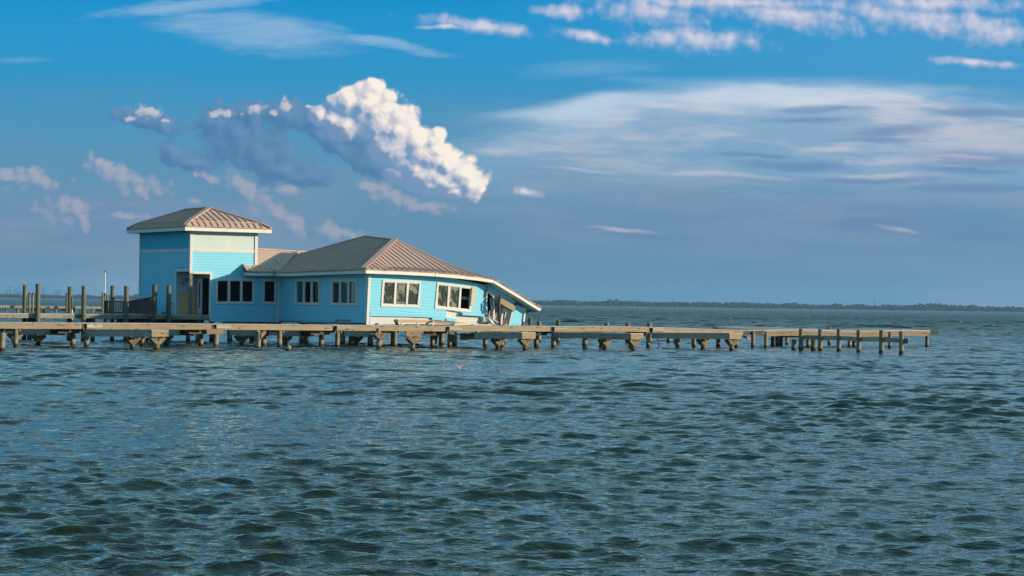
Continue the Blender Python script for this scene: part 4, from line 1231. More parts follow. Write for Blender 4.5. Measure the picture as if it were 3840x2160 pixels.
# ------------------------------------------------------------------ the long pier in front
def shore_d(x): return 187.4 - 0.01354 * x
def pl(x):
    """front edge of the pier at water level, at picture column x"""
    d = shore_d(x); Y = F * H / d
    p = at_depth(x, horizon_y(x) + d, Y); return Vector((p.x, p.y, 0))
PA_, PB_ = pl(0), pl(3500)
PE = (PB_ - PA_).normalized()                 # along the pier, to the right and away
PN = Vector((PE.y, -PE.x, 0))                 # towards the camera
PW_ = 1.75
def px_t(x):
    """position along the pier (metres from the left frame edge) for picture column x"""
    d = ray(x, horizon_y(x)); d = Vector((d.x, d.y, 0))
    # intersect the ray with the pier's front edge in plan
    c = d.x * PE.y - d.y * PE.x
    return -(PA_.x * d.y - PA_.y * d.x) / (PE.x * d.y - PE.y * d.x)
def PP(t, n, z): return PA_ + PE * t + PN * n + Vector((0, 0, z))
J = [px_t(x) for x in (308, 815, 1270, 1680, 2075, 2435)]
BAY = (J[-1] - J[0]) / 5
J = [J[0] + BAY * k for k in range(6)]
TEND, TPLAT = px_t(2790), px_t(3490)
T0 = -9.0
# deck height along the pier, from the picture: gentle waves, a sag before the end platform
_top = [(0, 1209), (250, 1210), (560, 1212), (816, 1214), (1100, 1216.5), (1270, 1218.5), (1500, 1220), (1680, 1222), (1850, 1221.5), (2070, 1223), (2300, 1223.5), (2430, 1225.5), (2560, 1230), (2700, 1235), (2790, 1239)]
def _zt(x, y):
    p = PA_ + PE * px_t(x); p.z = 0
    z = 1.1
    for _ in range(4):
        q = p + Vector((0, 0, z)); z += (to_px(q)[1] - y) / F * q.y
    return z
_tz = [(px_t(x), _zt(x, y)) for x, y in _top]
def dz(t): return float(np.interp(t, [a for a, b in _tz], [b for a, b in _tz]))

pier = thing('pier', PP(J[2], -.8, 0), 'long weathered timber pier running across the picture in front of the house', 'pier')
def strip(mb, t0, t1, n0, n1, zoff, hgt, step=1.6):
    """a long board that follows the pier's uneven height"""
    k = max(1, int((t1 - t0) / step))
    for i in range(k):
        a, b = t0 + (t1 - t0) * i / k, t0 + (t1 - t0) * (i + 1) / k
        c = []
        for t in (a, b):
            z = dz(t) + zoff
            c += [PP(t, n1, z - hgt), PP(t, n0, z - hgt), PP(t, n0, z), PP(t, n1, z)]
        mb.hexa(c, uo=a)
# deck boards across the pier
mb = MB(); t = T0; R = random.Random(3)
while t < TEND - 0.05:
    wd = 0.14; z = dz(t) + R.uniform(-.004, .004); z2 = dz(t + wd) + R.uniform(-.003, .003)
    n0, n1 = .035 + R.uniform(-.012, .012), -PW_ - .03 + R.uniform(-.012, .012)
    mb.hexa([PP(t, n0, z - .038), PP(t + wd, n0, z2 - .038), PP(t + wd, n0, z2), PP(t, n0, z), PP(t, n1, z - .038), PP(t + wd, n1, z2 - .038), PP(t + wd, n1, z2), PP(t, n1, z)])
    t += .148
mb.build('decking', M['deck'], pier)
# one front stringer per bay, with the cut-out and splice block at every junction
edges = [T0] + J + [TEND]
for k in range(len(edges) - 1):
    a, b = edges[k] + (0.24 if 0 < k else 0), edges[k + 1] - (0.0 if k < len(edges) - 2 else 0.02)
    mb = MB(); strip(mb, a, b, -.045, 0.0, -.040, .24); mb.build('front_stringer', M['plank'], pier)
for k, t in enumerate(J):
    mb = MB(); z = dz(t)
    mb.beam(PP(t + .24, .03, z - .145), PP(t + .24 + .74, .03, z - .145), .055, .15); mb.build('splice_block', M['fingerwood'], pier)
    mb = MB(); mb.beam(PP(t + .02, -.12, z - .16), PP(t + .23, -.12, z - .16), .1, .2); mb.build('gap_shade_block', M['railwood'], pier)  # dark block standing in for the shade inside the cut-out
mb = MB(); strip(mb, T0, TEND, -PW_ + .0, -PW_ + .045, -.040, .24); mb.build('back_stringer', M['oldwood'], pier)
mb = MB(); strip(mb, T0, TEND, -PW_ * .5, -PW_ * .5 + .045, -.040, .22); mb.build('middle_stringer', M['oldwood'], pier)

def pile(parent, t, n, top, r=0.125, mat='pile', lean=0.02, bot=-1.0, name='pile', label=None):
    mb = MB()
    a = PP(t, n, bot); b = PP(t + R.uniform(-lean, lean), n + R.uniform(-lean, lean), top)
    mb.post(a, b, r * R.uniform(.95, 1.12), r * R.uniform(.9, 1.0), rough=.07)
    return mb.build(name, M[mat], parent, label)
# bents: a front and a back pile with a cross beam, at every junction and half way between
fronts = [px_t(x) for x in (67, 332, 593, 817, 1057, 1274, 1491, 1694, 1890, 2084, 2264, 2440, 2612, 2770)]
for k, t in enumerate(fronts):
    z = dz(t) - .28
    if k != 2: pile(pier, t, -.16, z, .12)
    pile(pier, t + R.uniform(-.08, .08), -PW_ + .12, z, .125)
    mb = MB()
    mb.beam(PP(t + .16, -.05, z + .02), PP(t + .16, -PW_ + .02, z + .02), .06, .26); mb.build('cross_beam', M['oldwood'], pier)
    if k % 2 == 1:
        mb = MB(); mb.beam(PP(t - .18, -.05, z + .02), PP(t - .18, -PW_ + .02, z + .02), .06, .26); mb.build('cross_beam', M['oldwood'], pier)
# blocking seen dark below the deck
for t in J:
    mb = MB(); strip(mb, t - .95, t + .1, -.5, -.42, -.27, .22, 2.0); mb.build('under_blocking', M['railwood'], pier)

# ---- V-braced bents
def v_bent(parent, c, z, wdir, ndir, w=0.70, h=0.35, r=0.115, tilt=0.0, cap_beam=False, name='v_brace', half=False):
    """pile with two knee braces that make a heart shape under a cap; c is the plan position"""
    c = Vector((c.x, c.y, 0))
    mb = MB(); mb.post(c + Vector((0, 0, -1)), c + ndir * 0 + Vector((0, 0, z - .05 if not cap_beam else z - .12)) + wdir * tilt, r * 1.05, r, rough=.08)
    mb.build('pile', M['pile'], parent)
    for s in ((-1, 1) if not half else (1,)):
        mb = MB()
        f = lambda u, v: c + ndir * (r + .01) + wdir * (u * s + tilt * (v / max(z, .1))) + Vector((0, 0, z - h + v))
        out = [f(.006, -.03), f(w / 2 * .96, h * .70), f(w / 2, h * .80), f(w / 2 * .70, h), f(w / 2 * .46, h), f(.006, h * .60)]
        if s < 0: out = out[::-1]
        mb.prism(out, ndir * .05); mb.build('knee_brace', M['brace'], parent)
        mb = MB()
        q = f(w * .27, h * .80); mb.beam(q + ndir * .055 + Vector((0, 0, -.06)), q + ndir * .055 + Vector((0, 0, .06)), .028, .006, up=ndir); mb.build('rust_stain', M['rust'], parent)
        # the same brace on the far face
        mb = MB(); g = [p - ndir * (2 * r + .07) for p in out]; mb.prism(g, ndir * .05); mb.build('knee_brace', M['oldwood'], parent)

def finger(t0, xend, yend_top, label, droop=0.0, w=0.80, start_n=0.02, zoff=-.30, sag_at_root=False, hb_=0.27):
    """a narrow dock finger that leaves the pier towards the camera"""
    z0 = dz(t0 + .4) + zoff + .30 * 0
    # outer end from the picture: column xend on the line from the root square to the pier
    best = None
    for k in range(400, 1100):
        L = k * .01
        q = PP(t0 + .55, L, z0)
        x = to_px(q)[0]
        if best is None or abs(x - xend) < best[0]: best = (abs(x - xend), L)
    L = best[1]
    q = PP(t0 + .55, L, 0.9); z1 = 0.9
    for _ in range(4):
        q = PP(t0 + .55, L, z1); z1 += (to_px(q)[1] - yend_top) / F * q.y
    ra = t0 + .55 - w / 2; rb = ra + w
    th = thing('dock_finger', PP(t0 + .55, L / 2, 0), label, 'dock finger', 'dock fingers on the camera side of the pier')
    zz = lambda n: z0 + (z1 - z0) * min(1, n / L) - (droop * math.exp(-(n / 1.6) ** 2) if droop else 0)
    mb = MB(); n = start_n; 
    while n < L - .02:
        a, b = n, min(n + .14, L)
        j = R.uniform(-.004, .004); tw = R.uniform(-.03, .03) if sag_at_root and n < 3 else 0
        mb.hexa([PP(ra - .015, a, zz(a) - .036 + j + tw), PP(ra - .015, b, zz(b) - .036 + j + tw), PP(ra - .015, b, zz(b) + j + tw), PP(ra - .015, a, zz(a) + j + tw),
                 PP(rb + .015, a, zz(a) - .036 + j), PP(rb + .015, b, zz(b) - .036 + j), PP(rb + .015, b, zz(b) + j), PP(rb + .015, a, zz(a) + j)])
        n += .148
    mb.build('decking', M['deck'], th)
    for e, nm in ((ra + .02, 'side_beam'), (rb - .02, 'side_beam')):
        mb = MB(); N = 8
        for k in range(N):
            a, b = start_n + (L - .05 - start_n) * k / N, start_n + (L - .05 - start_n) * (k + 1) / N
            if sag_at_root and k < 3 and e < rb - .1: continue
            c = []
            for nn in (a, b): c += [PP(e - .02, nn, zz(nn) - .04 - hb_), PP(e + .02, nn, zz(nn) - .04 - hb_), PP(e + .02, nn, zz(nn) - .04), PP(e - .02, nn, zz(nn) - .04)]
            mb.hexa(c, uo=a)
        mb.build(nm, M['fingerwood'], th)
    mb = MB(); mb.beam(PP(ra, L + .0, z1 - .04 - hb_ / 2), PP(rb, L + .0, z1 - .04 - hb_ / 2), .05, hb_); mb.build('end_board', M['plank'], th)
    for fr_ in (.60, .955):
        n = L * fr_; v_bent(th, PP(t0 + .55, n, 0), zz(n) - .04 - hb_, PE, PN)
    return th
finger(J[0], 600, 1236, 'grey dock finger nearest the left frame edge, ending in two heart shaped braces')
finger(J[3], 1982, 1246, 'dock finger with a buckled, sagging root below the collapsed end of the house', droop=0.10, sag_at_root=True)
finger(J[4], 2389, 1250, 'level grey dock finger just right of the buckled one')
finger(J[5], 2757, 1249, 'dock finger next to the end platform, under the dipping stretch of pier')

# fingers on the far side, half hidden by the pier
far = [(J[0], 'far side dock finger at the left frame edge, behind the long pier', True), (J[1], 'far side dock finger behind the pier below the porch of the house', True), (J[1] + BAY * .62, 'short far side dock stub behind the pier below the shaded house wall', False),
       (J[2], 'far side dock finger behind the pier below the bright corner of the house', True), (J[2] + BAY * .62, 'short far side dock stub behind the pier below the broken window', False)]
for k, (t0, lab, full) in enumerate(far):
    th = thing('dock_finger', PP(t0 - .3, -PW_ - 2, 0), lab, 'dock finger', 'dock fingers on the far side of the pier')
    L = 5.2 if full else 2.6
    z0 = dz(t0) - .30; ra, rb = t0 - .75, t0 + .05
    mb = MB(); n = PW_ + .05
    while n < PW_ + L:
        j = R.uniform(-.005, .005)
        mb.hexa([PP(ra, -n, z0 - .036 + j), PP(ra, -n - .14, z0 - .036 + j), PP(ra, -n - .14, z0 + j), PP(ra, -n, z0 + j), PP(rb, -n, z0 - .036 + j), PP(rb, -n - .14, z0 - .036 + j), PP(rb, -n - .14, z0 + j), PP(rb, -n, z0 + j)]); n += .148
    mb.build('decking', M['deck'], th)
    for e in (ra + .03, rb - .03):
        mb = MB(); mb.beam(PP(e, -PW_ - .05, z0 - .17), PP(e, -PW_ - L, z0 - .17), .04, .26); mb.build('side_beam', M['fingerwood'], th)
    for n in ((2.2, 4.9) if full else (2.1,)): v_bent(th, PP((ra + rb) / 2, -PW_ - n, 0), z0 - .30, PE, PN)

# ---- orphaned braces where fingers are missing
def wl(x, y): p = at_z(x, y, 0); return p
c = wl(966, 1311)
th = thing('v_braced_pile', c, 'leaning pile with one twisted knee brace left, under the second bay of the pier', 'pile', 'orphaned braced piles of missing fingers')
v_bent(th, c, 0.86, (PE * .75 - PN * .3).normalized(), (PN * .8 + PE * .5).normalized(), tilt=.05, half=True)
c = wl(1420, 1308)
th = thing('v_braced_pile', c, 'V braced pile with a bare stub standing in its fork, in open water', 'pile', 'orphaned braced piles of missing fingers')
v_bent(th, c, 0.78, PE, PN)
mb = MB(); mb.post(c + Vector((0, 0, .6)), c + Vector((-.05, .05, .98)), .10, .11, cut=.2); mb.build('stub', M['oldwood'], th)
c = wl(1547, 1316)
th = thing('v_braced_pile', c, 'V braced pile carrying a square end block, the finger behind it gone', 'pile', 'orphaned braced piles of missing fingers')
v_bent(th, c, 0.66, PE, PN, w=.72)
mb = MB(); mb.beam(c + PE * -.42 + PN * .06 + Vector((0, 0, .79)), c + PE * .40 + PN * .06 + Vector((0, 0, .80)), .08, .27); mb.build('end_block', M['plank'], th)
# squared header board nailed on a pile under the second junction
mb = MB(); q = at_depth(812, 1243, pl(812).y - .6); mb.beam(q + PE * -.52, q + PE * .36, .05, .24); mb.build('header_board', M['plank'], pier)
# single short stakes
def stake(x, y, top, r, label, mat='pile', lean=(0, 0), cut=0.3):
    c = wl(x, y)
    mb = MB(); mb.post(Vector((0, 0, -1)), Vector((lean[0], lean[1], top)), r * 1.1, r, cut=cut, rough=.09)
    o = mb.build('pile_stub', M[mat], None, label, 'pile')
    o.location = c
    return o
stake(7, 1317, 0.78, .125, 'sunlit cut off pile in open water at the left frame edge')
o = stake(1080, 1318, 0.16, .14, 'broken black stump just above the water in front of the pier', cut=.9)
mb = MB(); c = wl(1080, 1318); 
me_o = o
stake(1080.6, 1317.6, 0.33, .03, 'thin spike standing on the black stump in front of the pier', cut=.5)

# ---- end platform
TP0 = px_t(2866)
zp0 = 0.99
def pz(t, n):
    """platform height: tilts up to the back"""
    f_ = (t - TP0) / (TPLAT - TP0)
    return 0.97 + .03 * f_ + (-n) * 0.030 * (1 - .55 * f_) + .03 * math.sin(f_ * 9)
plat = thing('end_platform', PP((TP0 + TPLAT) / 2, -1.8, 0), 'wide tilted timber platform at the right end of the pier', 'platform')
PD = 4.3
mb = MB(); t = TP0
while t < TPLAT - .1:
    a, b = t, t + .14; z0, z1 = pz(a, 0), pz(a, -PD)
    n1 = -PD if (t - TP0) < 7.5 else -PD + 1.6
    j = R.uniform(-.006, .006)
    mb.hexa([PP(a, .03, z0 - .038 + j), PP(b, .03, z0 - .038 + j), PP(b, .03, z0 + j), PP(a, .03, z0 + j), PP(a, n1, pz(a, n1) - .038 + j), PP(b, n1, pz(b, n1) - .038 + j), PP(b, n1, pz(b, n1) + j), PP(a, n1, pz(a, n1) + j)])
    t += .148
mb.build('decking', M['deck'], plat)
N = 9
for nm, n_, zo, hh, x_ in (('front_stringer', 0, -.04, .145, 0), ('lower_stringer', .03, -.20, .15, .0)):
    mb = MB()
    for k in range(N):
        a, b = TP0 + (TPLAT - TP0 - (.25 if x_ == 0 and nm[0] == 'l' else 0)) * k / N, TP0 + (TPLAT - TP0 - (.25 if nm[0] == 'l' else 0)) * (k + 1) / N
        c = []
        for t in (a, b): c += [PP(t, n_, pz(t, 0) + zo - hh), PP(t, n_ - .05, pz(t, 0) + zo - hh), PP(t, n_ - .05, pz(t, 0) + zo), PP(t, n_, pz(t, 0) + zo)]
        mb.hexa(c, uo=a)
    mb.build(nm, M['plank'], plat)
mb = MB(); mb.beam(PP(TP0 - .02, .02, pz(TP0, 0) - .17), PP(TP0 - .02, -PD, pz(TP0, -PD) - .17), .05, .26); mb.build('side_stringer', M['oldwood'], plat)
mb = MB(); mb.beam(PP(TP0 - 1.2, -PW_, dz(TEND) - .1), PP(TP0 - .0, -PD, pz(TP0, -PD) - .17), .05, .26); mb.build('side_stringer', M['oldwood'], plat)
# sloping link between pier and platform
mb = MB(); t = TEND - .1
while t < TP0 - .04:
    f_ = (t - TEND) / (TP0 - TEND); z = dz(TEND) * (1 - f_) + pz(TP0, 0) * f_; nb = -PW_ - (PD - PW_) * max(0, f_)
    zb = dz(TEND) * (1 - f_) + pz(TP0, nb) * f_ + .02
    mb.hexa([PP(t, .0, z - .038), PP(t + .14, .0, z - .038), PP(t + .14, .0, z), PP(t, .0, z), PP(t, nb, zb - .038), PP(t + .14, nb, zb - .038), PP(t + .14, nb, zb), PP(t, nb, zb)]); t += .148
mb.build('decking', M['deck'], plat)
mb = MB(); mb.beam(PP(TEND, -.02, dz(TEND) - .15), PP(TP0, -.02, pz(TP0, 0) - .17), .045, .2); mb.build('link_stringer', M['railwood'], plat)
mb = MB(); mb.beam(PP(TEND + .1, -.3, dz(TEND) - .3), PP(TEND + .9, -.3, .42), .05, .12); mb.build('diagonal_brace', M['plank'], plat)
# torn corner board at the far right end
mb = MB(); mb.beam(PP(TPLAT - .25, -.4, pz(TPLAT, 0) - .12), PP(TPLAT + .55, .12, pz(TPLAT, 0) - .12), .06, .26); mb.build('end_board', M['oldwood'], plat)
mb = MB(); mb.beam(PP(TP0 + 2.0, -1.2, pz(TP0 + 2, 0) - .34), PP(TPLAT - 3.2, -1.2, pz(TPLAT - 3, 0) - .30), .1, .24); mb.build('under_beam', M['railwood'], plat)
for x, y in ((2823, 1303), (2871, 1305), (2896, 1299), (2914, 1297), (2927, 1297), (3029, 1302), (3186, 1303), (3203, 1301), (3336, 1305), (3475, 1303), (2950, 1294), (3110, 1293)):
    c = wl(x, y); mb = MB(); v = c - PA_; t = v.dot(PE); n = v.dot(PN)
    top = pz(t, min(0, n)) - .06
    mb.post(c + Vector((0, 0, -1)), c + Vector((R.uniform(-.03, .03), 0, top)), .115, .105); mb.build('pile', M['pile'], plat)
c = wl(2977, 1313); stake(2977, 1313, .56, .125, 'short mossy pile stub beside the end platform', 'pile_green')
stake(3051, 1314, .58, .14, 'thick mossy pile stub between the first two rail posts of the platform', 'pile_green')

# row of posts with a beam, running towards the camera
row = [(3003, 1313, 1232), (3077, 1315, 1233), (3146, 1317, 1234.5), (3220, 1321, 1238), (3304, 1324, 1239), (3381, 1327, 1243)]
pr = thing('post_row', wl(3146, 1317), 'row of six round posts joined by a low beam beside the end platform', 'post row')
pts = []
for x, y, ty in row:
    c = wl(x, y); z = 1.1
    for _ in range(4):
        q = c + Vector((0, 0, z)); z += (to_px(q)[1] - ty) / F * q.y
    pts.append((c, z)); mb = MB(); mb.post(c + Vector((0, 0, -1)), c + Vector((R.uniform(-.03, .03), 0, z)), .125, .12); mb.build('post', M['pile'], pr)
d = (pts[-1][0] - pts[0][0]).normalized()
bk = Vector((0, 0.16, 0))
for k in range(5):
    a, b = pts[k], pts[k + 1]
    mb = MB(); mb.beam(a[0] + bk + Vector((0, 0, a[1] - .46)), b[0] + bk + Vector((0, 0, b[1] - .46)), .05, .22); mb.build('rail_beam', M['fingerwood'], pr)
mb = MB(); mb.beam(pts[5][0] + bk + Vector((0, 0, pts[5][1] - .47)), pts[5][0] + bk + d * .35 + Vector((0.12, 0, pts[5][1] - .48)), .05, .26); mb.build('rail_beam', M['oldwood'], pr)

# ---- piles standing up behind the pier
def back_pile(x, ytop, ywl, r, label, mat='pile', grp='bare piles standing behind the pier'):
    c = wl(x, ywl); z = 1.5
    for _ in range(4):
        q = c + Vector((0, 0, z)); z += (to_px(q)[1] - ytop) / F * q.y
    mb = MB(); mb.post(Vector((0, 0, -1)), Vector((R.uniform(-.02, .02), 0, z)), r, r * .95, rough=.06)
    o = mb.build('mooring_pile', M[mat], None, label, 'pile', grp); o.location = c
    return c + Vector((0, 0, z))
CP1 = back_pile(1959, 1202, 1282, .13, 'brown pile with a black bird on it, against the leaning corner board')
back_pile(1988, 1193, 1281, .13, 'yellow green bare pile just right of the house end', 'pile_green')
CP2 = back_pile(2019, 1204, 1282, .13, 'pale pile carrying the upright black bird, clear of the house')
back_pile(2026, 1212, 1280, .06, 'thin short stake beside the pale pile with the upright bird')
back_pile(2091, 1201, 1284, .135, 'sunny yellow green pile alone in the gap right of the birds', 'pile_green')
back_pile(2274, 1210, 1279, .15, 'dark pile rising behind the pier, leftmost of three equal ones')
back_pile(2352, 1211.5, 1285, .15, 'dark pile rising behind the pier, middle one of three equal ones')
back_pile(2434, 1211, 1287, .17, 'thick dark pile rising behind the pier, at the start of the dip')
back_pile(1893, 1201, 1283, .11, 'thin dark pile in front of the crushed window', 'oldwood')
back_pile(1857, 1117, 1283, .075, 'thin dark timber leaning in front of the crushed window', 'railwood', 'leaning timbers')
for k, (x, y, lab) in enumerate(((2508, 1285, 'short pile under the dip of the pier, the left one'), (2534, 1287, 'short pile under the dip of the pier, the right one'), (2601, 1293, 'short dark pile just right of the third dock finger'))):
    stake(x, y, .75, .13, lab)
# snapped rod under the pier
c = wl(2472, 1301); mb = MB(); mb.post(Vector((0, 0, -.3)), Vector((-.15, .1, .98)), .025, .02, n=6); mb.beam(Vector((.0, 0, .25)), Vector((.1, 0, -.05)), .03, .03)
o = mb.build('broken_rod', M['railwood'], None, 'thin broken rod sticking out of the water under the dip', 'rod'); o.location = c
# dark hanging timber under the broken junction
c = wl(1633, 1296); mb = MB(); mb.post(Vector((0, 0, .1)), Vector((.02, 0, .95)), .07, .15, n=8, rough=.3); o = mb.build('hanging_pile', M['railwood'], None, 'rotted dark pile eaten thin at the water under the pier', 'pile'); o.location = c

# ---- debris between pier and house
def debris(pts, w, h, m, label, D):
    p_, q_ = hb(*pts[0], b=-B1 - D), hb(*pts[1], b=-B1 - D)
    a, b = W(p_[0], -B1 - D, p_[1]), W(q_[0], -B1 - D, q_[1])
    mid_ = (a + b) / 2
    mb = MB(); mb.beam(a - mid_, b - mid_, w, h); o = mb.build('fallen_plank', M[m], None, label, 'plank', 'planks fallen between house and pier'); o.location = mid_
    return o
DF = 0.9
debris([c4(540, 1246), c4(1035, 1252)], .2, .15, 'rawboard', 'brown fallen plank lying highest against the front wall', DF)
debris([c4(940, 1250), c4(1450, 1288)], .15, .13, 'rawboard', 'fallen plank slanting down to the right below the broken window', DF - .3)
debris([c4(1310, 1292), c4(1580, 1283)], .16, .09, 'ply', 'short pale plank lying lowest at the right of the debris', DF - .1)
debris([c4(510, 1228), c4(545, 1300)], .10, .12, 'railwood', 'upright brown board end at the left of the debris', DF - .4)
debris([c4(930, 1290), c4(1020, 1245)], .06, .08, 'railwood', 'dark splinter propped across the fallen planks', DF + .15)
debris([c4(1560, 1296), c4(1830, 1298)], .2, .06, 'ply', 'long thin pale board on the pier under the torn wrap', DF + .4)
# cans and bottles on the pier deck
for x, y, cc, lab in ((1550, 1217, 'pole_white', 'white can lying on the pier in front of the fallen planks'), (1608, 1217, 'sheath', 'pale can standing on the pier right of the white one'), (1664, 1216, 'soffit', 'green bottle on the pier near the broken window')):
    t = px_t(x); p_ = PP(t, -1.0, dz(t)); mb = MB()
    mb.lathe(Vector(), [(0, .0), (.045, 0), (.05, .03), (.05, .09), (.03, .115), (.018, .13), (0, .13)], 8); o = mb.build('drink_can', M[cc], None, lab, 'can'); o.location = p_
# broken header beam jammed under the fallen eave
f1_, f2_, f3_, f4_ = [fr5(1150, 560), fr5(1452, 722), fr5(1395, 872), fr5(1112, 668)]
mb = MB(); g = lambda p, d: W(p[0], -B1 - d, p[1])
c_ = g(((f1_[0] + f3_[0]) / 2, (f1_[1] + f3_[1]) / 2), .3)
lo1, lo2 = fr5(1118, 705), fr5(1395, 872); up1, up2 = fr5(1128, 628), fr5(1420, 790); bk1, bk2 = fr5(1152, 556), fr5(1455, 722)
corners = [g(lo1, .50), g(lo1, .05), g(bk1, .05), g(up1, .50), g(lo2, .50), g(lo2, .05), g(bk2, .05), g(up2, .50)]
mb.hexa([p - c_ for p in corners]); o = mb.build('broken_beam', M['plank'], None, 'thick broken beam jammed diagonally in the crushed window', 'beam'); o.location = c_
# slanting prop post in front of the crushed window
mb = MB(); a, b = fr5(1110, 590), fr5(1118, 1150); c_ = W(a[0], -B1 - .55, b[1] - .1)
mb.beam(W(b[0], -B1 - .5, b[1] - .3) - c_, W(fr5(1090, 700)[0], -B1 - .56, fr5(1090, 700)[1]) - c_, .09, .09); mb.beam(W(fr5(1090, 700)[0], -B1 - .56, fr5(1090, 700)[1]) - c_, W(fr5(1130, 560)[0], -B1 - .5, fr5(1130, 560)[1]) - c_, .09, .09)
o = mb.build('bent_prop', M['railwood'], None, 'bent dark prop standing in front of the crushed window', 'prop'); o.location = c_

# ------------------------------------------------------------------ boardwalk that leads to the house from the left
bw = thing('boardwalk', W(-8, .8, 0), 'weathered boardwalk on piles leading to the porch from the left', 'boardwalk')
BWW = 1.55
mb = MB(); a = -19.0
while a < adoor - .02:
    j = R.uniform(-.006, .006); z = DECKZ + j
    n1 = BWW if a < 0 - .1 else BP
    mb.hexa([W(a, -.06, z - .04), W(a + .14, -.06, z - .04), W(a + .14, -.06, z), W(a, -.06, z), W(a, n1, z - .04), W(a + .14, n1, z - .04), W(a + .14, n1, z), W(a, n1, z)]); a += .148
# landing beside the tower for the ramp
a = -3.4
while a < -.15:
    z = DECKZ + R.uniform(-.006, .006)
    mb.hexa([W(a, BWW + .02, z - .04), W(a + .14, BWW + .02, z - .04), W(a + .14, BWW + .02, z), W(a, BWW + .02, z), W(a, 5.2, z - .04), W(a + .14, 5.2, z - .04), W(a + .14, 5.2, z), W(a, 5.2, z)]); a += .148
mb.build('decking', M['deck'], bw)
for k in range(7):
    a0, a1 = -19 + k * 3.0, -19 + (k + 1) * 3.0
    if a1 > adoor: a1 = adoor - .03
    mb = MB(); mb.beam(W(a0 + .02, -.03, DECKZ - .14), W(a1, -.03, DECKZ - .14), .05, .19); mb.build('front_stringer', M['oldwood'], bw)
mb = MB(); mb.beam(W(-19, BWW - .02, DECKZ - .14), W(0 - .1, BWW - .02, DECKZ - .14), .05, .19); mb.build('back_stringer', M['oldwood'], bw)
for k in range(7):
    a = adoor - .6 - 2.95 * k
    mb = MB(); mb.beam(W(a, .0, DECKZ - .36), W(a, BWW, DECKZ - .36), .16, .24); mb.build('cross_beam', M['railwood'], bw)
    for b in (.15, BWW - .15):
        mb = MB(); mb.post(W(a, b, -.8), W(a, b, DECKZ - .26), .12); mb.build('pile', M['pile_green'], bw)
mb = MB(); mb.beam(W(-3.2, 2.2, DECKZ - .36), W(adoor - .1, .5, DECKZ - .40), .1, .3); mb.build('under_beam', M['railwood'], bw)

# tall mooring piles, two rows
def tall(x, ytop, b, label, r=.125, mat='pile_green'):
    p0 = hit(x, 1100, O + EB * b, EB); a = (p0 - O).dot(EA)
    z = zpx(a, b, ytop)
    base = W(a, b, 0)
    mb = MB(); mb.post(Vector((0, 0, -.8)), Vector((R.uniform(-.03, .03), R.uniform(-.03, .03), z)), r * 1.08, r, cut=.12, rough=.06)
    o = mb.build('mooring_pile', M[mat], None, label, 'pile', 'tall mooring piles along the boardwalk'); o.location = base
    return base + Vector((0, 0, z))
TERN = tall(92, 1071, BWW + .15, 'tall grey pile with a tern on top, leftmost of the tall ones', .11)
tall(143, 1064.5, -.22, 'tallest bleached pile at the near edge of the boardwalk, far left')
tall(261, 1075.5, BWW + .15, 'tall pile whose white sleeved neighbour shows beside it')
tall(315, 1072, -.22, 'tall bare near pile standing alone between sleeve and rail')
tall(422.5, 1071, BWW + .15, 'tall pile rising in front of the level part of the railing', .11)
tall(475.5, 1073, -.22, 'tall near pile in front of the bend in the railing')
tall(579, 1066.5, BWW + .15, 'dark tall pile in front of the blue tower wall where the rail ends', .13)
tall(632.5, 1071.5, -.22, 'tall pile nearest the porch, green at its foot', .13)

# ramp railing
rl = thing('ramp_railing', W(-2.5, 4, DECKZ), 'dark brown baluster railing rising towards the tower beside the boardwalk', 'railing')
def rail_seg(p0, p1, z0b, z0t, z1b, z1t):
    for zt_, nm, hh in (('t', 'hand_rail', .06), ('b', 'bottom_rail', .09)):
        mb = MB()
        a = Vector((p0.x, p0.y, z0t if zt_ == 't' else z0b + .08)); b = Vector((p1.x, p1.y, z1t if zt_ == 't' else z1b + .08))
        mb.beam(a, b, .11 if zt_ == 't' else .05, hh); mb.build(nm, M['railwood'], rl)
    L = (p1 - p0).length; n = int(L / .155)
    for k in range(n + 1):
        f_ = k / n; q = p0.lerp(p1, f_)
        if k % 9 == 0:
            mb = MB(); mb.beam(Vector((q.x, q.y, z0b + (z1b - z0b) * f_ - .5)), Vector((q.x, q.y, z0t + (z1t - z0t) * f_ + .01)), .11, .11, up=EB); mb.build('rail_post', M['railwood'], rl)
        else:
            mb = MB(); mb.beam(Vector((q.x, q.y, z0b + (z1b - z0b) * f_ + .05)), Vector((q.x, q.y, z0t + (z1t - z0t) * f_)), .045, .045, up=EB); mb.build('baluster', M['railwood'], rl)
def gp(x, D, y): p_ = at_depth(x, y, D); return Vector((p_.x, p_.y, 0)), p_.z
q0, t0_ = gp(396, 125.5, 1129); q1, t1_ = gp(482, 124.5, 1130.5); q2, t2_ = gp(581, 117.6, 1113.5)
rail_seg(q0, q1, t0_ - .72, t0_, t1_ - .72, t1_)
rail_seg(q1, q2, t1_ - .72, t1_, t2_ - .95, t2_)
mb = MB(); mb.beam(Vector((q0.x, q0.y, t0_ - .86)), Vector((q1.x, q1.y, t1_ - .86)), .08, .3); mb.beam(Vector((q1.x, q1.y, t1_ - .86)), Vector((q2.x, q2.y, t2_ - 1.1)), .08, .3); mb.build('ramp_stringer', M['railwood'], rl)

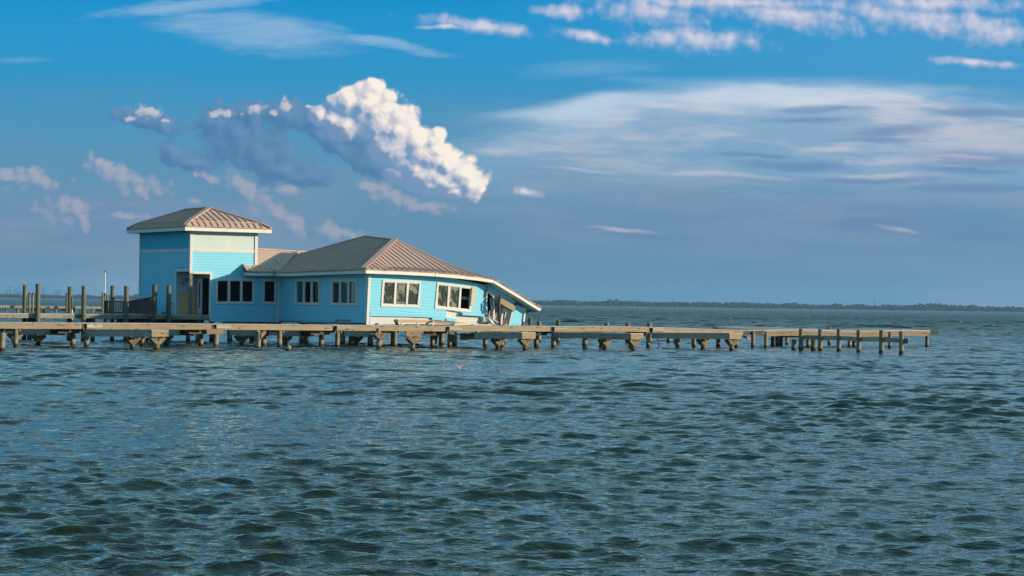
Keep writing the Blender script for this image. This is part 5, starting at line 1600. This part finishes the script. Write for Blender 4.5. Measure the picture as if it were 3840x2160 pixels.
# ------------------------------------------------------------------ second dock, farther out on the left
DD = 222.0
fd = thing('far_dock', at_depth(200, 1150, DD) * 1.0, 'low dock farther out behind the boardwalk at the left', 'dock')
zA = at_depth(0, 1145.5, DD).z
pL, pR = at_depth(-120, 1145, DD), at_depth(391, 1149, DD + 6)
pL.z = pR.z = zA
mb = MB(); mb.beam(pL + Vector((0, .5, -.02)), pR + Vector((0, .5, -.02)), 1.3, .05); mb.build('decking', M['deck'], fd)
mb = MB(); mb.beam(pL + Vector((0, -.16, -.14)), pR + Vector((0, -.16, -.14)), .06, .2); mb.build('front_stringer', M['oldwood'], fd)
for x in (20, 62, 108, 160, 205, 248, 300, 345, 384):
    f_ = (x + 120) / 511; q = pL.lerp(pR, f_)
    mb = MB(); mb.post(Vector((q.x, q.y + .1, -.5)), Vector((q.x, q.y + .1, zA - .05)), .12, n=8); mb.build('pile', M['pile'], fd)
for x, w_ in ((118, .9), (256, .7), (388, .7)):
    q = pL.lerp(pR, (x + 120) / 511); mb = MB(); mb.beam(q + Vector((-w_, -.22, -.32)), q + Vector((w_, -.22, -.32)), .08, .36); mb.build('cross_beam', M['railwood'], fd)
def dpile(x, ytop, label, D, r=.11, sleeve=False, capd=True):
    p_ = at_depth(x, ytop, D); base = Vector((p_.x, p_.y, 0))
    th = thing('dock_pile', base, label, 'pile', 'capped piles of the far dock')
    mb = MB(); mb.post(base + Vector((0, 0, -.5)), base + Vector((0, 0, p_.z - (.1 if capd else 0))), r, n=8); mb.build('shaft', M['pile'], th)
    if capd:
        mb = MB(); mb.lathe(base + Vector((0, 0, p_.z - .12)), [(r * 1.12, 0), (r * 1.12, .08), (r * .6, .16), (0, .2)], 8); mb.build('cap', M['black'], th)
    if sleeve:
        mb = MB(); mb.lathe(base + Vector((0, 0, -.3)), [(r * 1.3, 0), (r * 1.3, 1.35), (r * 1.05, 1.4)], 8); mb.build('sleeve', M['pole_white'], th)
    return p_
dpile(110.5, 1099, 'black capped pile, left of the pair by the tern pile', DD - .5)
dpile(123, 1100.5, 'black capped pile, right of the pair by the tern pile', DD - 2)
dpile(250.5, 1101.5, 'black capped pile half hidden left of a tall pile', DD + 1)
dpile(268, 1107, 'pile with a white sleeve round its foot beside a tall pile', DD - 1.5, sleeve=True, capd=False)
GULLP = dpile(385.5, 1100, 'pile with a white gull on top near the white pole', DD + 4, capd=False)
dpile(393, 1101.5, 'black capped pile directly right of the gull', DD + 3)
dpile(402, 1106, 'low uncapped pile at the left end of the railing', DD + 2.5, capd=False)
# white pole
p_ = at_depth(395, 1013, DD + 6); base = Vector((p_.x, p_.y, 0)); th = thing('pole', base, 'slender white pole with a dark tip at the end of the far dock', 'pole')
mb = MB(); mb.post(base + Vector((0, 0, .3)), base + Vector((0, 0, p_.z - .2)), .06, .05, n=8, rough=0); mb.build('shaft', M['pole_white'], th)
mb = MB(); mb.lathe(base + Vector((0, 0, p_.z - .24)), [(.055, 0), (.075, .02), (.075, .2), (.04, .24), (0, .25)], 8); mb.build('tip', M['railwood'], th)
# distant channel post right of the house
p_ = at_depth(1979, 1160, 610); base = Vector((p_.x, p_.y, 0)); mb = MB(); mb.post(Vector((0, 0, -.5)), Vector((.03, 0, p_.z)), .16, .18, n=8); mb.lathe(Vector((0.03, 0, p_.z - .02)), [(.2, 0), (.24, .08), (.1, .2), (0, .22)], 8)
o = mb.build('channel_post', M['railwood'], None, 'small dark post in the water right of the fallen roof corner', 'post'); o.location = base

# ------------------------------------------------------------------ birds
def bird(name, base, yaw, L, body_m, label, upright=False, wing=None, head_m=None, neck=0.0, tail=0.35, bill=0.18, bill_m='steel'):
    """a perched bird: body, neck and head in one skin; bill, wings, tail and legs as parts"""
    th = thing(name, base, label, 'bird')
    ca, sa_ = math.cos(yaw), math.sin(yaw)
    fx = Vector((ca, sa_, 0)); fy = Vector((-sa_, ca, 0)); fz = Vector((0, 0, 1))
    if upright: ax = (fx * .35 + fz * .94).normalized()
    else: ax = (fx * .97 + fz * .22).normalized()
    leg = L * .16
    c0 = base + fz * (leg + L * (.10 if upright else .16)) - (ax * L * .12 if not upright else Vector())
    path = [(-.32, .03), (-.22, .10), (-.05, .155), (.12, .165), (.28, .13), (.38, .085)]
    pts = [(c0 + ax * (L * (s + (.32 if upright else .1))), r * L) for s, r in path]
    top = pts[-1][0]
    if upright:
        nk = [(top + fz * L * .10 + fx * L * .02, .06 * L), (top + fz * L * .22 - fx * L * .02, .05 * L), (top + fz * L * .32 + fx * L * .03, .065 * L), (top + fz * L * .36 + fx * L * .10, .04 * L), (top + fz * L * .36 + fx * L * .14, .015 * L)]
    else:
        nk = [(top + fz * L * .06 + fx * L * .02, .085 * L), (top + fz * L * .13 + fx * L * .06, .085 * L), (top + fz * L * .13 + fx * L * .13, .05 * L), (top + fz * L * .12 + fx * L * .17, .015 * L)]
    pts += nk
    mb = MB(); vs = []; fs = []; n = 10
    for i, (p, r) in enumerate(pts):
        d = (pts[min(i + 1, len(pts) - 1)][0] - pts[max(i - 1, 0)][0]).normalized()
        u = fy; v = d.cross(u).normalized()
        for k in range(n): an = 2 * math.pi * k / n; vs.append(p + u * (r * math.cos(an)) + v * (r * 1.05 * math.sin(an)))
    for i in range(len(pts) - 1):
        for k in range(n): fs.append((i * n + k, i * n + (k + 1) % n, (i + 1) * n + (k + 1) % n, (i + 1) * n + k))
    fs.append(tuple(range(n))[::-1]); fs.append(tuple(range((len(pts) - 1) * n, len(pts) * n)))
    mb.grid(vs, fs, [(p.x, p.z) for p in vs]); mb.build('body', M[body_m], th)
    hp = pts[-2][0]
    mb = MB(); mb.beam(hp, hp + fx * L * (bill + .04) - fz * L * .02, .022 * L, .03 * L, taper=.25); mb.build('bill', M[bill_m], th)
    for s in (-1, 1):
        mb = MB()
        p0 = c0 + ax * L * (.30 + (.22 if upright else 0)) + fy * s * L * .145 + fz * L * .05
        tip = c0 - ax * L * (.02 if upright else .52) + fy * s * L * .06 + (fz * L * .0)
        bot = c0 + ax * L * .05 + fy * s * L * .165 - fz * L * .02
        mid_ = (p0 + tip) / 2 + fy * s * L * .05 + fz * L * .05
        th_ = fy * s * (.025 * L)
        mb.prism([p0, mid_, tip, bot] if s > 0 else [bot, tip, mid_, p0], th_); mb.build('wing', M[wing or body_m], th)
        mb = MB(); f0 = base + fy * s * L * .05; mb.beam(f0, f0 + fz * (leg + L * .08), .022 * L, .022 * L, up=fx); mb.beam(f0 + fz * .01 * L, f0 + fx * L * .09 + fz * .01 * L, .06 * L, .012 * L); mb.build('leg', M['railwood'], th)
    mb = MB(); e = pts[0][0]; mb.beam(e + ax * L * .08, e - ax * L * tail + (fz * L * .02 if not upright else -fz * 0), .12 * L, .03 * L, taper=.6); mb.build('tail', M[wing or body_m], th)
bird('tern', TERN, math.pi * .97, .32, 'gull_white', 'small grey backed tern perched on the leftmost tall pile', wing='gull_grey', tail=.36, bill_m='rust')
bird('gull', GULLP, 2.6, .52, 'gull_white', 'white gull sitting on a pile beside the white pole', wing='gull_white', tail=.12)
bird('cormorant', CP1, math.pi, .17, 'black', 'black bird hunched on the brown pile beside the leaning house corner', upright=True, tail=.3)
bird('cormorant', CP2, 0.25, .19, 'black', 'black bird sitting upright on the pale pile clear of the house', upright=True, tail=.3)
p_ = W(*( (ha(612, 1175)[0] * 0 - .9), .35, DECKZ)); p_ = at_depth(613, 1178, O.y - .6); p_.z = DECKZ + .01
bird('grackle', p_, .4, .26, 'black', 'small black bird standing on the boardwalk left of the porch', tail=.4)

# ------------------------------------------------------------------ far shore
DS_ = 5200.0
def leaf_mat(name, c1, c2):
    mt, p, o = material(name)
    n1 = noise(posc(), .05, 4, .7); n2 = noise(posc(), .4, 3, .6)
    put(p.inputs['Base Color'], mix(ss(.3, .7, n1 * .6 + n2 * .4), c1, c2)); p.inputs['Roughness'].default_value = .9
    return mt
M['wood_far'] = leaf_mat('far woodland leaves', (.012, .022, .013, 1), (.03, .045, .024, 1))
M['far_land'] = leaf_mat('low far land', (.09, .09, .06, 1), (.14, .13, .09, 1))
def shore(name, prof, D, label, seed):
    """a distant belt of trees: crowns as many small leafy clumps along the profile (picture column, height in pixels)"""
    rg = random.Random(seed)
    xs = [p[0] for p in prof]; hs = [p[1] for p in prof]
    mb = MB(); x = xs[0]
    while x < xs[-1]:
        hp = float(np.interp(x, xs, hs)) * rg.uniform(.80, 1.06)
        hm = hp * D / F
        base = at_depth(x, horizon_y(x), D + rg.uniform(-40, 60)); base.z = 0
        rw = max(2.2, hm * rg.uniform(.22, .45))
        for k in range(5):
            zc = hm * (.12 + .2 * k); rr = rw * (1.0 - .12 * k) * rg.uniform(.8, 1.15)
            cx = base + Vector((rg.uniform(-.6, .6) * rw, rg.uniform(-8, 8), zc))
            vs = []; n = 7
            for i, (r_, z_) in enumerate(((.0, -1), (.75, -.55), (1.0, .05), (.72, .62), (.0, 1.0))):
                for q in range(n):
                    an = 2 * math.pi * q / n + i * .4; j = rg.uniform(.75, 1.2)
                    vs.append(cx + Vector((math.cos(an) * rr * r_ * j, math.sin(an) * rr * r_ * j, min(z_ * hm * .17 * j, hm - zc + hm * .03))))
            fs = [(i * n + q, i * n + (q + 1) % n, (i + 1) * n + (q + 1) % n, (i + 1) * n + q) for i in range(4) for q in range(n)]
            mb.grid(vs, fs, [(p.x, p.z) for p in vs], False)
        x += max(1.1, rw * F / D * .55)
    o = mb.build(name, M['wood_far'], None, label, 'woodland', None, 'stuff')
    return o
Rr = random.Random(5)
profR = [(1300, 20), (1935, 22), (2010, 19), (2060, 20), (2120, 22), (2200, 20), (2270, 21), (2285, 25), (2310, 28), (2330, 22), (2400, 21), (2480, 20), (2560, 21), (2640, 22), (2720, 21), (2748, 25), (2780, 23), (2840, 21), (2930, 20),
         (2955, 23), (2970, 26), (2990, 24), (3010, 20), (3110, 18), (3125, 25), (3145, 26), (3158, 18), (3190, 18), (3200, 23), (3235, 25), (3246, 20), (3270, 18), (3310, 19), (3320, 25), (3338, 25), (3345, 18), (3360, 24), (3372, 19), (3400, 22),
         (3440, 26), (3500, 29), (3530, 29), (3560, 26), (3620, 24), (3650, 25), (3690, 19), (3720, 22), (3760, 19), (3785, 24), (3800, 20), (3870, 18), (3990, 20)]
shore('treeline', profR, DS_, 'dark far belt of trees along the shore right of the house', 3)
profL = [(-60, 15), (60, 15.5), (130, 17), (190, 15), (250, 12), (275, 16), (300, 18), (330, 15), (380, 13), (410, 16), (450, 17), (480, 16), (495, 18), (520, 21), (545, 20), (600, 18), (1300, 20)]
shore('treeline', profL, DS_, 'dark far belt of trees along the shore left of the house', 4)
# low land under the trees
mb = MB(); N = 60
for k in range(N):
    x0, x1 = -120 + 4200 * k / N, -120 + 4200 * (k + 1) / N
    a, b = at_depth(x0, horizon_y(x0), DS_ - 70), at_depth(x1, horizon_y(x1), DS_ - 70)
    a2, b2 = at_depth(x0, horizon_y(x0), DS_ + 1500), at_depth(x1, horizon_y(x1), DS_ + 1500)
    for p in (a, b): p.z = -.3
    mid0, mid1 = a.copy(), b.copy(); mid0.y += 45; mid1.y += 45; mid0.z = mid1.z = 1.6; a2.z = b2.z = 4.0
    mb.face([a, b, mid1, mid0]); mb.face([mid0, mid1, b2, a2])
mb.build('shore', M['far_land'], None, 'low far shore under the trees across the lagoon', 'shore', None, 'structure')

# pylons and masts beyond the shore
def pylon(x, y, label, arms=2):
    p_ = at_depth(x, y, DS_ + 60); base = Vector((p_.x, p_.y, 0)); h = p_.z
    th = thing('power_pylon', base, label, 'pylon', 'power pylons on the far left shore')
    mb = MB(); w_ = h * .055
    for s in (-1, 1):
        mb.beam(base + Vector((s * w_, 0, 0)), base + Vector((s * w_ * .25, 0, h)), .55, .55, up=Vector((0, 1, 0)))
    for k in range(6):
        z0, z1 = h * k / 6, h * (k + 1) / 6; s = 1 if k % 2 else -1
        mb.beam(base + Vector((s * w_ * (1 - .75 * k / 6), 0, z0)), base + Vector((-s * w_ * (1 - .75 * (k + 1) / 6), 0, z1)), .35, .35, up=Vector((0, 1, 0)))
    mb.build('tower', M['steel'], th)
    for k in range(arms):
        z = h * (.93 - .16 * k); mb = MB(); mb.beam(base + Vector((-h * .13, 0, z)), base + Vector((h * .13, 0, z)), .5, .5); mb.build('cross_arm', M['steel'], th)
pylon(26, 1085, 'medium far pylon at the left frame edge')
pylon(38, 1074, 'tallest far pylon, second from the left frame edge')
pylon(56, 1083, 'medium far pylon just left of the tern pile')
for x, y, t_ in ((64, 1093, 'small far pylon, first of three small ones left of the tern pile'), (70, 1092, 'small far pylon, middle of three small ones left of the tern pile'), (79, 1092, 'small far pylon, last of three small ones, touching the tern pile')): pylon(x, y, t_, 1)
pylon(161, 1076, 'tall far pylon alone right of the tallest bleached pile')
for x, y, t_ in ((209, 1093, 'first of three small far pylons left of a tall pile'), (216, 1092, 'middle of three small far pylons left of a tall pile'), (223, 1092, 'last of three small far pylons left of a tall pile')): pylon(x, y, t_, 1)
def mast(x, y, label):
    p_ = at_depth(x, y, DS_ + 40); base = Vector((p_.x, p_.y, 0)); h = p_.z
    th = thing('radio_mast', base, label, 'mast')
    mb = MB(); mb.post(base, base + Vector((0, 0, h)), .9, .5, n=6, rough=0); mb.build('mast_shaft', M['steel'], th)
    for k in range(4):
        mb = MB(); mb.lathe(base + Vector((0, 0, h * (.55 + .14 * k))), [(.5, 0), (1.3, .3), (1.3, 1.2), (.5, 1.5)], 6); mb.build('antenna', M['steel'], th)
mast(3279, 1118, 'tall thin radio mast above the trees at the far right')
mast(2522, 1115, 'faint thin radio mast above the trees nearer the middle')

# ------------------------------------------------------------------ haze over the lagoon
mb = MB()
x0, x1, y0, y1, z0, z1 = -6500, 6500, -60, 7600, -1.6, 60
v = [Vector((x, y, z)) for z in (z0, z1) for x, y in ((x0, y0), (x1, y0), (x1, y1), (x0, y1))]
for f in ((0, 3, 2, 1), (4, 5, 6, 7), (0, 1, 5, 4), (1, 2, 6, 5), (2, 3, 7, 6), (3, 0, 4, 7)): mb.face([v[k] for k in f])
mt = bpy.data.materials.new('evening haze'); mt.use_nodes = True; S.nt = mt.node_tree
for n in list(S.nt.nodes): S.nt.nodes.remove(n)
pv = node('ShaderNodeVolumePrincipled'); pv.inputs['Color'].default_value = (0.33, 0.62, 0.92, 1); pv.inputs['Density'].default_value = HAZE
pv.inputs['Anisotropy'].default_value = 0.0
o = node('ShaderNodeOutputMaterial'); S.nt.links.new(pv.outputs[0], o.inputs['Volume'])
hz_ = mb.build('haze', mt, None, 'thin blue evening haze over the whole lagoon', 'haze', None, 'stuff')
hz_.display_type = 'WIRE'
